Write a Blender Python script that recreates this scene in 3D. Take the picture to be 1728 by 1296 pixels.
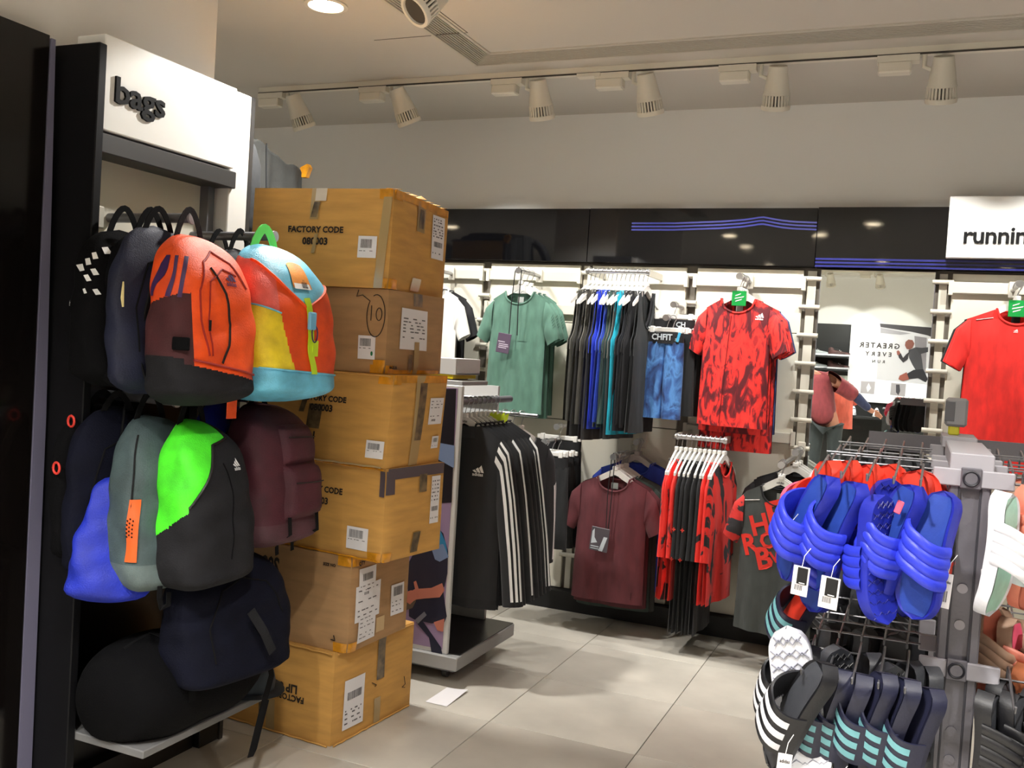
import bpy, math, random
import numpy as np
from mathutils import Vector, Matrix
S = bpy.context.scene
for o in list(bpy.data.objects): bpy.data.objects.remove(o, do_unlink=True)
COL = S.collection
PI = math.pi
sin, cos = math.sin, math.cos

# ---------------------------------------------------------------- camera
F_PX = 1613.5; EYE = 1.47
yaw, pitch, roll = [math.radians(a) for a in (23.03, -1.893, 3.529)]
fw = np.array([-sin(yaw)*cos(pitch), cos(yaw)*cos(pitch), sin(pitch)])
rt = np.array([cos(yaw), sin(yaw), 0.0]); up0 = np.cross(rt, fw)
r2 = rt*cos(roll)+up0*sin(roll); u2 = -rt*sin(roll)+up0*cos(roll)
def ray(x, y): return r2*(x-864)/F_PX-u2*(y-648)/F_PX+fw
def at(x, y, Y):
    "world point of a photo position on the plane of depth Y"
    d = ray(x, y); p = np.array([0, 0, EYE])+d*Y/d[1]
    return Vector(p.tolist())
cd = bpy.data.cameras.new('camera'); cd.sensor_width = 36.0; cd.lens = F_PX/1728*36.0
cd.clip_start = 0.02; cd.clip_end = 60
cam = bpy.data.objects.new('camera', cd); COL.objects.link(cam)
m = Matrix.Identity(4)
for i in range(3):
    m[i][0] = r2[i]; m[i][1] = u2[i]; m[i][2] = -fw[i]
m[2][3] = EYE
cam.matrix_world = m
S.camera = cam

# ---------------------------------------------------------------- world, exposure
w = bpy.data.worlds.new('world'); S.world = w; w.use_nodes = True
w.node_tree.nodes['Background'].inputs[0].default_value = (0.9, 0.92, 1, 1)
w.node_tree.nodes['Background'].inputs[1].default_value = 0.05
vs = S.view_settings
vs.view_transform = 'Standard'; vs.look = 'None'; vs.gamma = 1.0; vs.use_curve_mapping = False
vs.exposure = 0.17
SPOT_E = 50.0      # track heads, W
DOWN_E = 240.0      # recessed downlights, W
BAG_E = 62.0       # the lit track head over the bag display, W
WARM = (1.0, 0.97, 0.925)

# ---------------------------------------------------------------- materials
def lin(c):
    r = []
    for v in c[:3]:
        v = v/255.0
        r.append(v/12.92 if v <= 0.04045 else ((v+0.055)/1.055)**2.4)
    return (r[0], r[1], r[2], 1.0)
MATS = {}
def pm(name, rgb, rough=0.6, metal=0.0, var=0.0, vscale=8.0, bump=0.0, bscale=60.0, emit=None, estr=0.0, sheen=0.0, spec=None, stretch=(1, 1, 1), lines=None):
    "procedural principled material: base colour with noise variation and noise bump"
    if name in MATS: return MATS[name]
    mt = bpy.data.materials.new(name); mt.use_nodes = True
    nt = mt.node_tree; b = nt.nodes['Principled BSDF']
    b.inputs['Base Color'].default_value = lin(rgb); b.inputs['Roughness'].default_value = rough
    b.inputs['Metallic'].default_value = metal
    if spec is not None: b.inputs['Specular IOR Level'].default_value = spec
    if sheen: b.inputs['Sheen Weight'].default_value = sheen
    if emit: b.inputs['Emission Color'].default_value = lin(emit); b.inputs['Emission Strength'].default_value = estr
    if var or bump:
        tc = nt.nodes.new('ShaderNodeTexCoord'); mp = nt.nodes.new('ShaderNodeMapping')
        mp.inputs['Scale'].default_value = stretch
        nt.links.new(tc.outputs['Object'], mp.inputs[0])
    if var:
        n = nt.nodes.new('ShaderNodeTexNoise'); n.inputs['Scale'].default_value = vscale; n.inputs['Detail'].default_value = 4
        nt.links.new(mp.outputs[0], n.inputs['Vector'])
        r = nt.nodes.new('ShaderNodeValToRGB')
        a = lin([max(0, v*(1-var)) for v in rgb]); c = lin([min(255, v*(1+var)) for v in rgb])
        r.color_ramp.elements[0].position = 0.3; r.color_ramp.elements[0].color = a
        r.color_ramp.elements[1].position = 0.7; r.color_ramp.elements[1].color = c
        nt.links.new(n.outputs['Fac'], r.inputs[0]); nt.links.new(r.outputs[0], b.inputs['Base Color'])
    if bump:
        n2 = nt.nodes.new('ShaderNodeTexNoise'); n2.inputs['Scale'].default_value = bscale; n2.inputs['Detail'].default_value = 3
        nt.links.new(mp.outputs[0], n2.inputs['Vector'])
        bp = nt.nodes.new('ShaderNodeBump'); bp.inputs['Strength'].default_value = bump; bp.inputs['Distance'].default_value = 0.01
        nt.links.new(n2.outputs['Fac'], bp.inputs['Height']); nt.links.new(bp.outputs[0], b.inputs['Normal'])
    MATS[name] = mt
    return mt
def camo(name, cols, scale, stretch, stops, rough=0.75):
    "printed fabric: stretched noise bands of several dyes"
    if name in MATS: return MATS[name]
    mt = pm(name, cols[0], rough, sheen=0.1)
    nt = mt.node_tree; b = nt.nodes['Principled BSDF']
    tc = nt.nodes.new('ShaderNodeTexCoord'); mp = nt.nodes.new('ShaderNodeMapping'); mp.inputs['Scale'].default_value = stretch
    nt.links.new(tc.outputs['Object'], mp.inputs[0])
    oi = nt.nodes.new('ShaderNodeObjectInfo'); ml = nt.nodes.new('ShaderNodeMath'); ml.operation = 'MULTIPLY'; ml.inputs[1].default_value = 7.3
    ad = nt.nodes.new('ShaderNodeVectorMath'); ad.operation = 'ADD'
    nt.links.new(oi.outputs['Random'], ml.inputs[0]); nt.links.new(mp.outputs[0], ad.inputs[0]); nt.links.new(ml.outputs[0], ad.inputs[1])
    n = nt.nodes.new('ShaderNodeTexNoise'); n.inputs['Scale'].default_value = scale; n.inputs['Detail'].default_value = 5; n.inputs['Distortion'].default_value = 1.2
    nt.links.new(ad.outputs[0], n.inputs['Vector'])
    r = nt.nodes.new('ShaderNodeValToRGB'); r.color_ramp.interpolation = 'LINEAR'
    e = r.color_ramp.elements
    e[0].position = stops[0]; e[0].color = lin(cols[0]); e[1].position = stops[1]; e[1].color = lin(cols[1])
    for p, c in zip(stops[2:], cols[2:]):
        q = e.new(p); q.color = lin(c)
    nt.links.new(n.outputs['Fac'], r.inputs[0]); nt.links.new(r.outputs[0], b.inputs['Base Color'])
    return mt

# ---------------------------------------------------------------- mesh builder
class MB:
    def __init__(s): s.v = []; s.f = []
    def add(s, vs, fs):
        k = len(s.v); s.v += [tuple(p) for p in vs]; s.f += [tuple(i+k for i in f) for f in fs]; return s
    def box(s, lo, hi):
        x0, y0, z0 = lo; x1, y1, z1 = hi
        return s.add([(x0,y0,z0),(x1,y0,z0),(x1,y1,z0),(x0,y1,z0),(x0,y0,z1),(x1,y0,z1),(x1,y1,z1),(x0,y1,z1)],
                     [(0,3,2,1),(4,5,6,7),(0,1,5,4),(1,2,6,5),(2,3,7,6),(3,0,4,7)])
    def cbox(s, lo, hi, c=0.004):
        "box with chamfered vertical and horizontal edges"
        x0, y0, z0 = lo; x1, y1, z1 = hi
        c = min(c, (x1-x0)*.45, (y1-y0)*.45, (z1-z0)*.45)
        def ring(i, z): return [(x0+i, y0+c+0*i, z), (x0+c, y0+i, z), (x1-c, y0+i, z), (x1-i, y0+c, z), (x1-i, y1-c, z), (x1-c, y1-i, z), (x0+c, y1-i, z), (x0+i, y1-c, z)]
        def inset(z): return [(x0+c, y0+c, z), (x0+c, y0+c, z), (x1-c, y0+c, z), (x1-c, y0+c, z), (x1-c, y1-c, z), (x1-c, y1-c, z), (x0+c, y1-c, z), (x0+c, y1-c, z)]
        rs = [inset(z0), ring(0, z0+c), ring(0, z1-c), inset(z1)]
        vs = [p for r in rs for p in r]; fs = []
        for a in range(3):
            for i in range(8):
                j = (i+1) % 8; fs.append((a*8+i, a*8+j, a*8+8+j, a*8+8+i))
        fs.append((6, 4, 2, 0)); fs.append((24, 26, 28, 30))
        return s.add(vs, fs)
    def grid(s, P, nu, nv, cu=False, cv=False):
        vs = [P(i/(nu if cu else nu), j/(nv if cv else nv)) for j in range(nv if cv else nv+1) for i in range(nu if cu else nu+1)]
        W = nu if cu else nu+1; H = nv if cv else nv+1; fs = []
        for j in range(nv):
            for i in range(nu):
                a = j*W+i; b = j*W+(i+1) % W; c = ((j+1) % H)*W+(i+1) % W; d = ((j+1) % H)*W+i
                fs.append((a, b, c, d))
        return s.add(vs, fs)
    def tube(s, pts, r, n=8, caps=True, closed=False, flat=1.0):
        pts = [Vector(p) for p in pts]; N = len(pts); vs = []; ref = None
        for i, p in enumerate(pts):
            a = pts[(i-1) % N] if (closed or i > 0) else p; b = pts[(i+1) % N] if (closed or i < N-1) else p
            t = (b-a)
            if t.length < 1e-9: t = Vector((0, 0, 1))
            t.normalize()
            if ref is None:
                ref = t.orthogonal().normalized()
                if abs(t.z) < .9: ref = t.cross(Vector((0, 0, 1))).normalized()
            ref = (ref-t*ref.dot(t)); ref = ref.normalized() if ref.length > 1e-6 else t.orthogonal().normalized()
            q = t.cross(ref); rr = r[i] if isinstance(r, (list, tuple)) else r
            for k in range(n):
                an = 2*PI*k/n; vs.append(p+ref*rr*cos(an)+q*rr*flat*sin(an))
        fs = []
        for i in range(N if closed else N-1):
            for k in range(n):
                j = (i+1) % N; fs.append((i*n+k, i*n+(k+1) % n, j*n+(k+1) % n, j*n+k))
        if caps and not closed:
            fs.append(tuple(range(n-1, -1, -1))); fs.append(tuple((N-1)*n+k for k in range(n)))
        return s.add(vs, fs)
    def lathe(s, prof, n=20, axis='z', o=(0, 0, 0)):
        "prof: list of (radius, height)"
        vs = []
        for r, h in prof:
            for k in range(n):
                a = 2*PI*k/n; p = (r*cos(a), r*sin(a), h)
                if axis == 'y': p = (p[0], p[2], p[1])
                if axis == 'x': p = (p[2], p[0], p[1])
                vs.append((p[0]+o[0], p[1]+o[1], p[2]+o[2]))
        fs = []
        for i in range(len(prof)-1):
            for k in range(n):
                fs.append((i*n+k, i*n+(k+1) % n, (i+1)*n+(k+1) % n, (i+1)*n+k))
        if prof[0][0] > 1e-5: fs.append(tuple(range(n-1, -1, -1)))
        if prof[-1][0] > 1e-5: fs.append(tuple((len(prof)-1)*n+k for k in range(n)))
        return s.add(vs, fs)
    def slab(s, poly, n, th):
        "polygon (3D points) extruded along n by th"
        n = Vector(n); k = len(poly)
        a = [Vector(p) for p in poly]; b = [p+n*th for p in a]
        fs = [tuple(range(k-1, -1, -1)), tuple(range(k, 2*k))]+[(i, (i+1) % k, k+(i+1) % k, k+i) for i in range(k)]
        return s.add(a+b, fs)
    def map(s, fn): s.v = [tuple(fn(*p)) for p in s.v]; return s
    def xf(s, M): s.v = [tuple(M @ Vector(p)) for p in s.v]; return s
    def mesh(s, name, mat=None, smooth=False, ang=0.8):
        me = bpy.data.meshes.new(name); me.from_pydata(s.v, [], s.f); me.validate()
        if mat: me.materials.append(mat)
        if smooth:
            me.polygons.foreach_set('use_smooth', [True]*len(me.polygons))
            if ang: me.set_sharp_from_angle(angle=ang)
        me.update(); return me
    def obj(s, name, mat, parent=None, smooth=False, label=None, ang=0.8):
        return put(name, s.mesh(name, mat, smooth, ang), parent, label)
def put(name, me, parent=None, label=None, loc=None, rot=None):
    o = bpy.data.objects.new(name, me); COL.objects.link(o)
    if parent: o.parent = parent
    if label: o['label'] = label
    if loc is not None: o.location = loc
    if rot is not None: o.rotation_euler = rot
    return o
def tag(o, label, cat, group=None, kind=None):
    o['label'] = label; o['category'] = cat
    if group: o['group'] = group
    if kind: o['kind'] = kind
    return o
def thing(name, label, cat, loc=(0, 0, 0), rot=(0, 0, 0), group=None):
    o = bpy.data.objects.new(name, None); COL.objects.link(o); o.location = loc; o.rotation_euler = rot
    o.empty_display_size = 0.05
    return tag(o, label, cat, group)
def struct(name, mb, mat, smooth=False, label=None):
    o = mb.obj(name, mat, None, smooth); o['kind'] = 'structure'
    if label: o['label'] = label
    return o
def clone(root, label, loc, rot=None, group=None, swap=None):
    "copy of a thing with copies of its parts and sub-parts; swap replaces one material by another on the copies"
    def cp(o, par):
        c = o.copy(); COL.objects.link(c); c.parent = par
        if swap and c.type == 'MESH' and c.data.materials and c.data.materials[0].name in swap:
            key = (c.data.name, swap[c.data.materials[0].name].name)
            if key not in SWAPS:
                d = c.data.copy(); d.materials[0] = swap[c.data.materials[0].name]; SWAPS[key] = d
            c.data = SWAPS[key]
        for ch in kids.get(o.name, []): cp(ch, c)
        return c
    kids = {}
    def walk(o):
        kids[o.name] = list(o.children)
        for ch in o.children: walk(ch)
    walk(root)
    r = cp(root, None); r.location = loc
    if rot is not None: r.rotation_euler = rot
    r['label'] = label
    if group: r['group'] = group
    return r
SWAPS = {}
# flat lettering: mesh of a text, x right, y up, origin at the left of the baseline or centred
TXT = {}
def text_mb(body, size, align='CENTER', bold=0.0, spacing=1.0, res=2):
    key = (body, bold, spacing, res)
    if key not in TXT:
        cu = bpy.data.curves.new('lettering', 'FONT'); cu.body = body; cu.size = 1.0; cu.offset = bold; cu.space_character = spacing
        cu.resolution_u = res; cu.fill_mode = 'FRONT'
        ob = bpy.data.objects.new('lettering', cu); COL.objects.link(ob)
        bpy.context.view_layer.update()
        dg = bpy.context.evaluated_depsgraph_get()
        me = bpy.data.meshes.new_from_object(ob.evaluated_get(dg))
        vs = [tuple(v.co) for v in me.vertices]; fs = [tuple(p.vertices) for p in me.polygons]
        bpy.data.objects.remove(ob); bpy.data.meshes.remove(me); bpy.data.curves.remove(cu)
        TXT[key] = (vs, fs)
    vs, fs = TXT[key]
    xs = [v[0] for v in vs]; x0, x1 = min(xs), max(xs)
    ox = (x0+x1)/2 if align == 'CENTER' else (x0 if align == 'LEFT' else x1)
    b = MB(); b.add([((v[0]-ox)*size, v[1]*size, 0) for v in vs], fs)
    b.w = (x1-x0)*size
    return b
def text_w(body, width, bold=0.0, spacing=1.0, align='CENTER', res=2):
    "lettering scaled to a given width"
    b = text_mb(body, 1.0, align, bold, spacing, res); k = width/b.w
    b.v = [(x*k, y*k, z) for x, y, z in b.v]; return b
def logo_mb(s):
    "three slanted bars over a word, centred, total width s"
    b = MB()
    for x0, h in ((-.46, .2), (-.2, .38), (.06, .56)):
        pts = [(x0, 0), (x0+.22, 0), (x0+.22+.0, 0), (x0+.22-.02, 0)]
        sl = h*.55
        P = [(x0+.19, 0), (x0+.40, 0), (x0+.40-sl*.0-.21*0, 0)]
        # bar: base on the line, top leaning left and cut flat
        a = (x0+.02, h*.62); c = (x0+.20, h); d = (x0+.42, 0); e = (x0+.21+.02*h, 0)
        b.add([(a[0]*s, a[1]*s, 0), (e[0]*s, 0, 0), (d[0]*s, 0, 0), (c[0]*s, c[1]*s, 0)], [(0, 1, 2, 3)])
    t = text_w('adidas', s*.86, 0.02, 1.0)
    b.add([(x, y*1.0-.26*s, 0) for x, y, z in t.v], t.f)
    return b
def onto(mb, fn):
    "send flat artwork (x, y) through fn -> 3D"
    mb.v = [tuple(fn(x, y)) for x, y, z in mb.v]; return mb
NUMW = ['zero','one','two','three','four','five','six','seven','eight','nine','ten','eleven','twelve','thirteen','fourteen','fifteen','sixteen']
rnd = random.Random(7)
white = pm('white_paint', (232, 230, 224), 0.5)
# ================================================================ setting
WY = 5.30; CZ = 2.88
XL, XR, YB = -6.0, 3.4, -4.2
tile_m = pm('grey_porcelain_tile', (190, 185, 174), 0.42, var=0.07, vscale=3.0, bump=0.05, bscale=25)
tile_n = pm('grey_porcelain_tile_darker', (182, 176, 165), 0.42, var=0.08, vscale=2.4, bump=0.05, bscale=25)
joint_m = pm('dark_tile_joint', (96, 90, 82), 0.9)
wall_m = pm('wall_paint', (242, 242, 240), 0.85, bump=0.04, bscale=300)
shop_wall = pm('dark_shop_wall', (84, 82, 80), 0.8)
ceil_m = pm('ceiling_paint', (208, 203, 195), 0.9, bump=0.03, bscale=200)
black_m = pm('black_laminate', (13, 13, 15), 0.35)
gloss_m = pm('black_gloss_acrylic', (9, 9, 11), 0.04)
dgrey_m = pm('dark_grey_metal', (58, 57, 56), 0.5)
cream_m = pm('cream_board', (226, 222, 206), 0.55)
creamrail_m = pm('cream_metal', (214, 210, 196), 0.4)
recess_m = pm('grey_recess', (112, 106, 96), 0.7)
alu_m = pm('aluminium', (186, 186, 190), 0.42, metal=0.55)
chrome_m = pm('brushed_steel', (190, 190, 192), 0.28, metal=0.9)
satin_m = pm('satin_grey_metal', (120, 120, 124), 0.4, metal=0.4)

floor = struct('floor', MB().box((XL, YB, -0.06), (XR, WY+.1, -0.004)), joint_m)
x0, y0, g = -0.877, 3.457, 0.6
tm = {}
for i in range(-6, 8):
    for j in range(-7, 4):
        xa, xb = x0+i*g, x0+i*g+g; ya, yb = y0+j*g, y0+j*g+g
        xb = min(xb, XR); yb = min(yb, WY)
        k = (round(xb-xa, 3), round(yb-ya, 3), (i*7+j*3) % 5 == 0)
        if k not in tm:
            tm[k] = MB().cbox((0.0015, 0.0015, -0.012), (k[0]-.0015, k[1]-.0015, 0.0), 0.0012).mesh('tile', tile_n if k[2] else tile_m)
        put('tile', tm[k], floor, loc=(xa, ya, 0))
rest = MB()
for i in range(-9, 8):
    for j in range(-14, 4):
        if -6 <= i < 8 and -7 <= j < 4: continue
        xa = max(x0+i*g, XL); xb = min(x0+i*g+g, XR); ya = max(y0+j*g, YB); yb = min(y0+j*g+g, WY)
        if xb-xa > .01 and yb-ya > .01: rest.box((xa+.0015, ya+.0015, -.012), (xb-.0015, yb-.0015, 0))
o = rest.obj('floor_tiles_beyond', tile_m, floor); o['kind'] = 'stuff'

struct('wall_back', MB().box((XL, WY, 0), (XR, WY+.1, CZ)), wall_m)
struct('wall_front', MB().box((XL, YB-.1, 0), (XR, YB, CZ)), wall_m)
struct('wall_right', MB().box((XR, YB, 0), (XR+.1, WY+.1, CZ)), shop_wall)
struct('wall_left', MB().box((XL-.1, YB, 0), (XL, WY+.1, CZ)), shop_wall)
# ceiling with an L-shaped slot for the air diffuser
cl = MB()
VX0, VX1 = -2.12, -1.985     # arm along depth
VY0, VY1 = 4.145, 4.30       # arm along the wall
for lo, hi in (((XL, YB), (VX0, WY)), ((VX0, VY1), (XR, WY)), ((VX1, YB), (XR, VY0)), ((VX0, YB), (VX1, 1.2)), ((2.2, VY0), (XR, VY1))):
    cl.box((lo[0], lo[1], CZ), (hi[0], hi[1], CZ+.08))
cl.box((XL, YB, CZ+.08), (XR, WY, CZ+.12))
struct('ceiling', cl, ceil_m)
# linear air diffuser in the slot
vent = thing('air_diffuser', 'L-shaped slatted air diffuser set in the ceiling', 'air vent', (0, 0, CZ))
vg = pm('diffuser_white', (200, 195, 184), 0.5)
vd = pm('duct_black', (22, 21, 20), 0.9)
MB().box((VX0, 1.2, .045), (VX1, VY1, .06)).box((VX1, VY0, .045), (2.2, VY1, .06)).obj('duct_back', vd, vent)
fr = MB()
fr.box((VX0-.012, 1.2, -.006), (VX0+.003, VY1+.012, .03)).box((VX1-.003, 1.2, -.006), (VX1+.012, VY0+.0, .03))
fr.box((VX0-.012, VY1-.003, -.006), (2.2, VY1+.012, .03)).box((VX1, VY0-.012, -.006), (2.2, VY0+.003, .03))
fr.obj('diffuser_frame', vg, vent)
NS = 9
for k in range(NS):
    t = (k+.5)/NS
    xa = VX0+t*(VX1-VX0); ya = VY1-t*(VY1-VY0)
    MB().box((xa-.0022, 1.2, .001), (xa+.0022, ya, .03)).obj('slat', vg, vent)
    MB().box((xa, ya-.0026, .001), (2.2, ya+.0026, .03)).obj('slat', vg, vent)
# access hatch outline by the downlight
hb = MB()
HX, HY = -2.02, 3.55
for a, b in (((-.42, -.3), (.06, -.296)), ((-.42, .3), (.06, .304)), ((.06, -.3), (.064, .304))):
    hb.box((HX+a[0], HY+a[1], -.0015), (HX+b[0], HY+b[1], .004))
h = hb.obj('ceiling_hatch', recess_m); h.location = (0, 0, CZ-.0)
tag(h, 'faint joint of an access hatch in the ceiling by the downlight', 'hatch')

# pillar and bag-wall partition on the left
struct('trim_1', MB().box((-2.95, 0.4, 2.05), (-2.40, 2.745, CZ)), pm('pillar_paint', (228, 225, 220), 0.85), label='white boxed pillar above the bag display')
struct('trim_2', MB().box((-2.95, 0.4, 0), (-2.58, 2.72, 2.05)), black_m, label='black partition behind the bag display')

# header band of glossy black panels, back wall
band = thing('header_band', 'glossy black header band along the back wall above the display panels', 'header panel', (0, 0, 0))
for a, b, yo in ((-4.4, -1.80, 5.215), (-1.797, -.545, 5.21), (-.542, .75, 5.185), (.753, 2.0, 5.185), (2.003, XR-.01, 5.185)):
    MB().cbox((a, yo, 2.012), (b, WY-.002, 2.318), .002).obj('header_panel', gloss_m, band)
blue_m = pm('dark_blue_reflection', (40, 44, 120), 0.3)  # flat strips paint the blue reflections seen in the gloss panels
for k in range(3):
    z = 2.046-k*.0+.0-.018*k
    MB().box((-.54, 5.182, z), (.749, 5.184, z+.010)).obj('reflected_stripe', blue_m, band, label='thin dark blue reflection painted as a stripe along the lower edge')
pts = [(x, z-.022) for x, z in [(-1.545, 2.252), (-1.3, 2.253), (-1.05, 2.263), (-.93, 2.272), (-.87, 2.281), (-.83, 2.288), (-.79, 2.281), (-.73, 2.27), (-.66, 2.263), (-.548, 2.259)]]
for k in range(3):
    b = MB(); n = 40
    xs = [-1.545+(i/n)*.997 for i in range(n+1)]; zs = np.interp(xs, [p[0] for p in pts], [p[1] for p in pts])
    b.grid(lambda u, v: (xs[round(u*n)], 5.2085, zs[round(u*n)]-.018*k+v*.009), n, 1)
    b.obj('reflected_stripe', blue_m, band, label='thin dark blue reflection painted as a stripe rising to a peak')

# sign boxes
def sign(name, label, lo, hi, word, wpos, ww, axis, ys=1.0, bold=.018):
    s = thing(name, label, 'sign', (0, 0, 0))
    MB().cbox(lo, hi, .003).obj('sign_board', pm('sign_white', (240, 240, 236), 0.25), s)
    t = text_w(word, ww, bold, 0.95, 'LEFT'); t.v = [(x, y*ys, z) for x, y, z in t.v]
    # extruded black letters
    vs, fs = t.v, t.f; n = len(vs); T = .008
    from collections import Counter
    ec = Counter(tuple(sorted((f[i], f[(i+1) % len(f)]))) for f in fs for i in range(len(f)))
    allf = list(fs)+[(f[i], f[(i+1) % len(f)], f[(i+1) % len(f)]+n, f[i]+n) for f in fs for i in range(len(f)) if ec[tuple(sorted((f[i], f[(i+1) % len(f)])))] == 1]
    b = MB()
    if axis == 'Y': b.add([(wpos[0]+x, lo[1]-T, wpos[1]+y) for x, y, z in vs]+[(wpos[0]+x, lo[1], wpos[1]+y) for x, y, z in vs], allf)
    else: b.add([(hi[0]+T, wpos[0]+x, wpos[1]+y) for x, y, z in vs]+[(hi[0], wpos[0]+x, wpos[1]+y) for x, y, z in vs], allf)
    b.obj('lettering', pm('letter_black', (8, 8, 9), 0.7, spec=.2), s)
    return s
sign('department_sign', 'white sign reading running on the black header band', (.075, 5.13, 2.062), (1.35, 5.184, 2.36), 'running', (.148, 2.134), .325, 'Y', 1.0, .018)

# ---------------------------------------------------------------- wall display system
struct('trim_3', MB().box((-4.4, 5.275, 0.0), (XR-.01, WY-.001, 2.01)), recess_m, label='grey recessed backing behind the display panels, darkened for the shade in the gaps')  # backing coloured dark to stand for the shade in the panel gaps
struct('baseboard_back', MB().box((-4.4, 5.19, 0.0), (XR-.01, 5.274, .11)), pm('kick_black', (16, 16, 17), 0.6))
MODS = [(-3.62, -3.06), (-3.0, -2.468), (-2.414, -1.848), (-1.773, -1.225), (-1.164, -.600), None, (.116, .690), (.748, 1.32)]
bg = 'display panels on the back wall'
plab = ['far left cream wall panel behind the cardboard boxes', 'cream wall panel behind the white t-shirt', 'cream wall panel behind the green t-shirts', 'cream wall panel behind the tank tops',
        'cream wall panel behind the red camouflage t-shirts', '', 'cream wall panel under the running sign', 'cream wall panel right of the running display']
for i, mo in enumerate(MODS):
    if not mo: continue
    a, b = mo
    t = thing('display_bay', plab[i], 'wall panel', (0, 0, 0), group=bg)
    for z0_, z1_ in ((.115, .60), (.604, 1.095), (1.10, 1.66), (1.664, 1.997)):
        MB().cbox((a, 5.252, z0_), (b, 5.274, z1_), .002).obj('board', cream_m, t)
    for zr, on in ((1.925, 1), (1.735, i in (3, 2)), (1.105, i in (1, 4, 6)), (.50, i in (2, 3))):
        if on:
            rl = MB().cbox((a-.012, 5.222, zr-.029), (b+.012, 5.252, zr+.029), .004).obj('rail', creamrail_m, t)
            for xa in (a-.016, b-.004): MB().box((xa, 5.216, zr-.036), (xa+.020, 5.254, zr+.036)).obj('rail_bracket', creamrail_m, rl)
gaps = [(-3.06, -3.0, 'second ladder upright from the left end of the back wall'), (-2.468, -2.414, 'ladder upright left of the green t-shirts'), (-1.848, -1.773, 'ladder upright between the green t-shirts and the tank tops'), (-1.225, -1.164, 'ladder upright left of the red camouflage t-shirts'),
        (-.600, -.513, 'ladder upright along the left edge of the mirror'), (.037, .116, 'ladder upright along the right edge of the mirror'), (.69, .748, 'ladder upright right of the running display')]
for a, b, lb in gaps:
    t = thing('ladder_upright', lb, 'upright', (0, 0, 0), group='ladder uprights of the wall system')
    wide = b-a > .07
    if wide: MB().box((a+.02, 5.262, .115), (b-.022, 5.2745, 1.995)).obj('back_strip', creamrail_m, t)
    for k in range(12):
        z = 1.953-.149*k
        MB().lathe([(.0001, a-.012), (.0125, a-.012), (.0125, b+.006), (.0001, b+.006)], 10, 'x', (0, 5.24, z)).obj('rung', creamrail_m, t, True)
# mirror
mt = bpy.data.materials.new('mirror_glass'); mt.use_nodes = True
b_ = mt.node_tree.nodes['Principled BSDF']; b_.inputs['Metallic'].default_value = 1; b_.inputs['Roughness'].default_value = 0.0; b_.inputs['Base Color'].default_value = (.80, .84, .80, 1)
mir = thing('wall_mirror', 'tall frameless mirror between two ladder uprights on the back wall', 'mirror', (0, 0, 0))
MB().box((-.511, 5.24, .115), (.036, 5.25, 2.0)).obj('mirror_glass', mt, mir)
MB().box((-.515, 5.25, .113), (.040, 5.274, 2.002)).box((-.5145, 5.238, .113), (-.511, 5.25, 2.002)).box((.036, 5.238, .113), (.0395, 5.25, 2.002)).obj('backing', satin_m, mir)

# ---------------------------------------------------------------- ceiling lights
lampw = pm('lamp_white', (226, 221, 208), 0.45)
glow = pm('lamp_glow', (255, 250, 240), 0.4, emit=(255, 246, 226), estr=9.0)
dark_in = pm('lamp_inside', (70, 66, 60), 0.7)
def spot_light(name, par, loc, d, e, ang=60, blend=.4, r=.035, col=WARM):
    l = bpy.data.lights.new(name, 'SPOT'); l.energy = e; l.spot_size = math.radians(ang); l.spot_blend = blend; l.shadow_soft_size = r; l.color = col
    o = bpy.data.objects.new(name, l); COL.objects.link(o); o.parent = par; o.location = loc
    o.rotation_euler = Vector(d).to_track_quat('-Z', 'Y').to_euler(); return o
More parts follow.
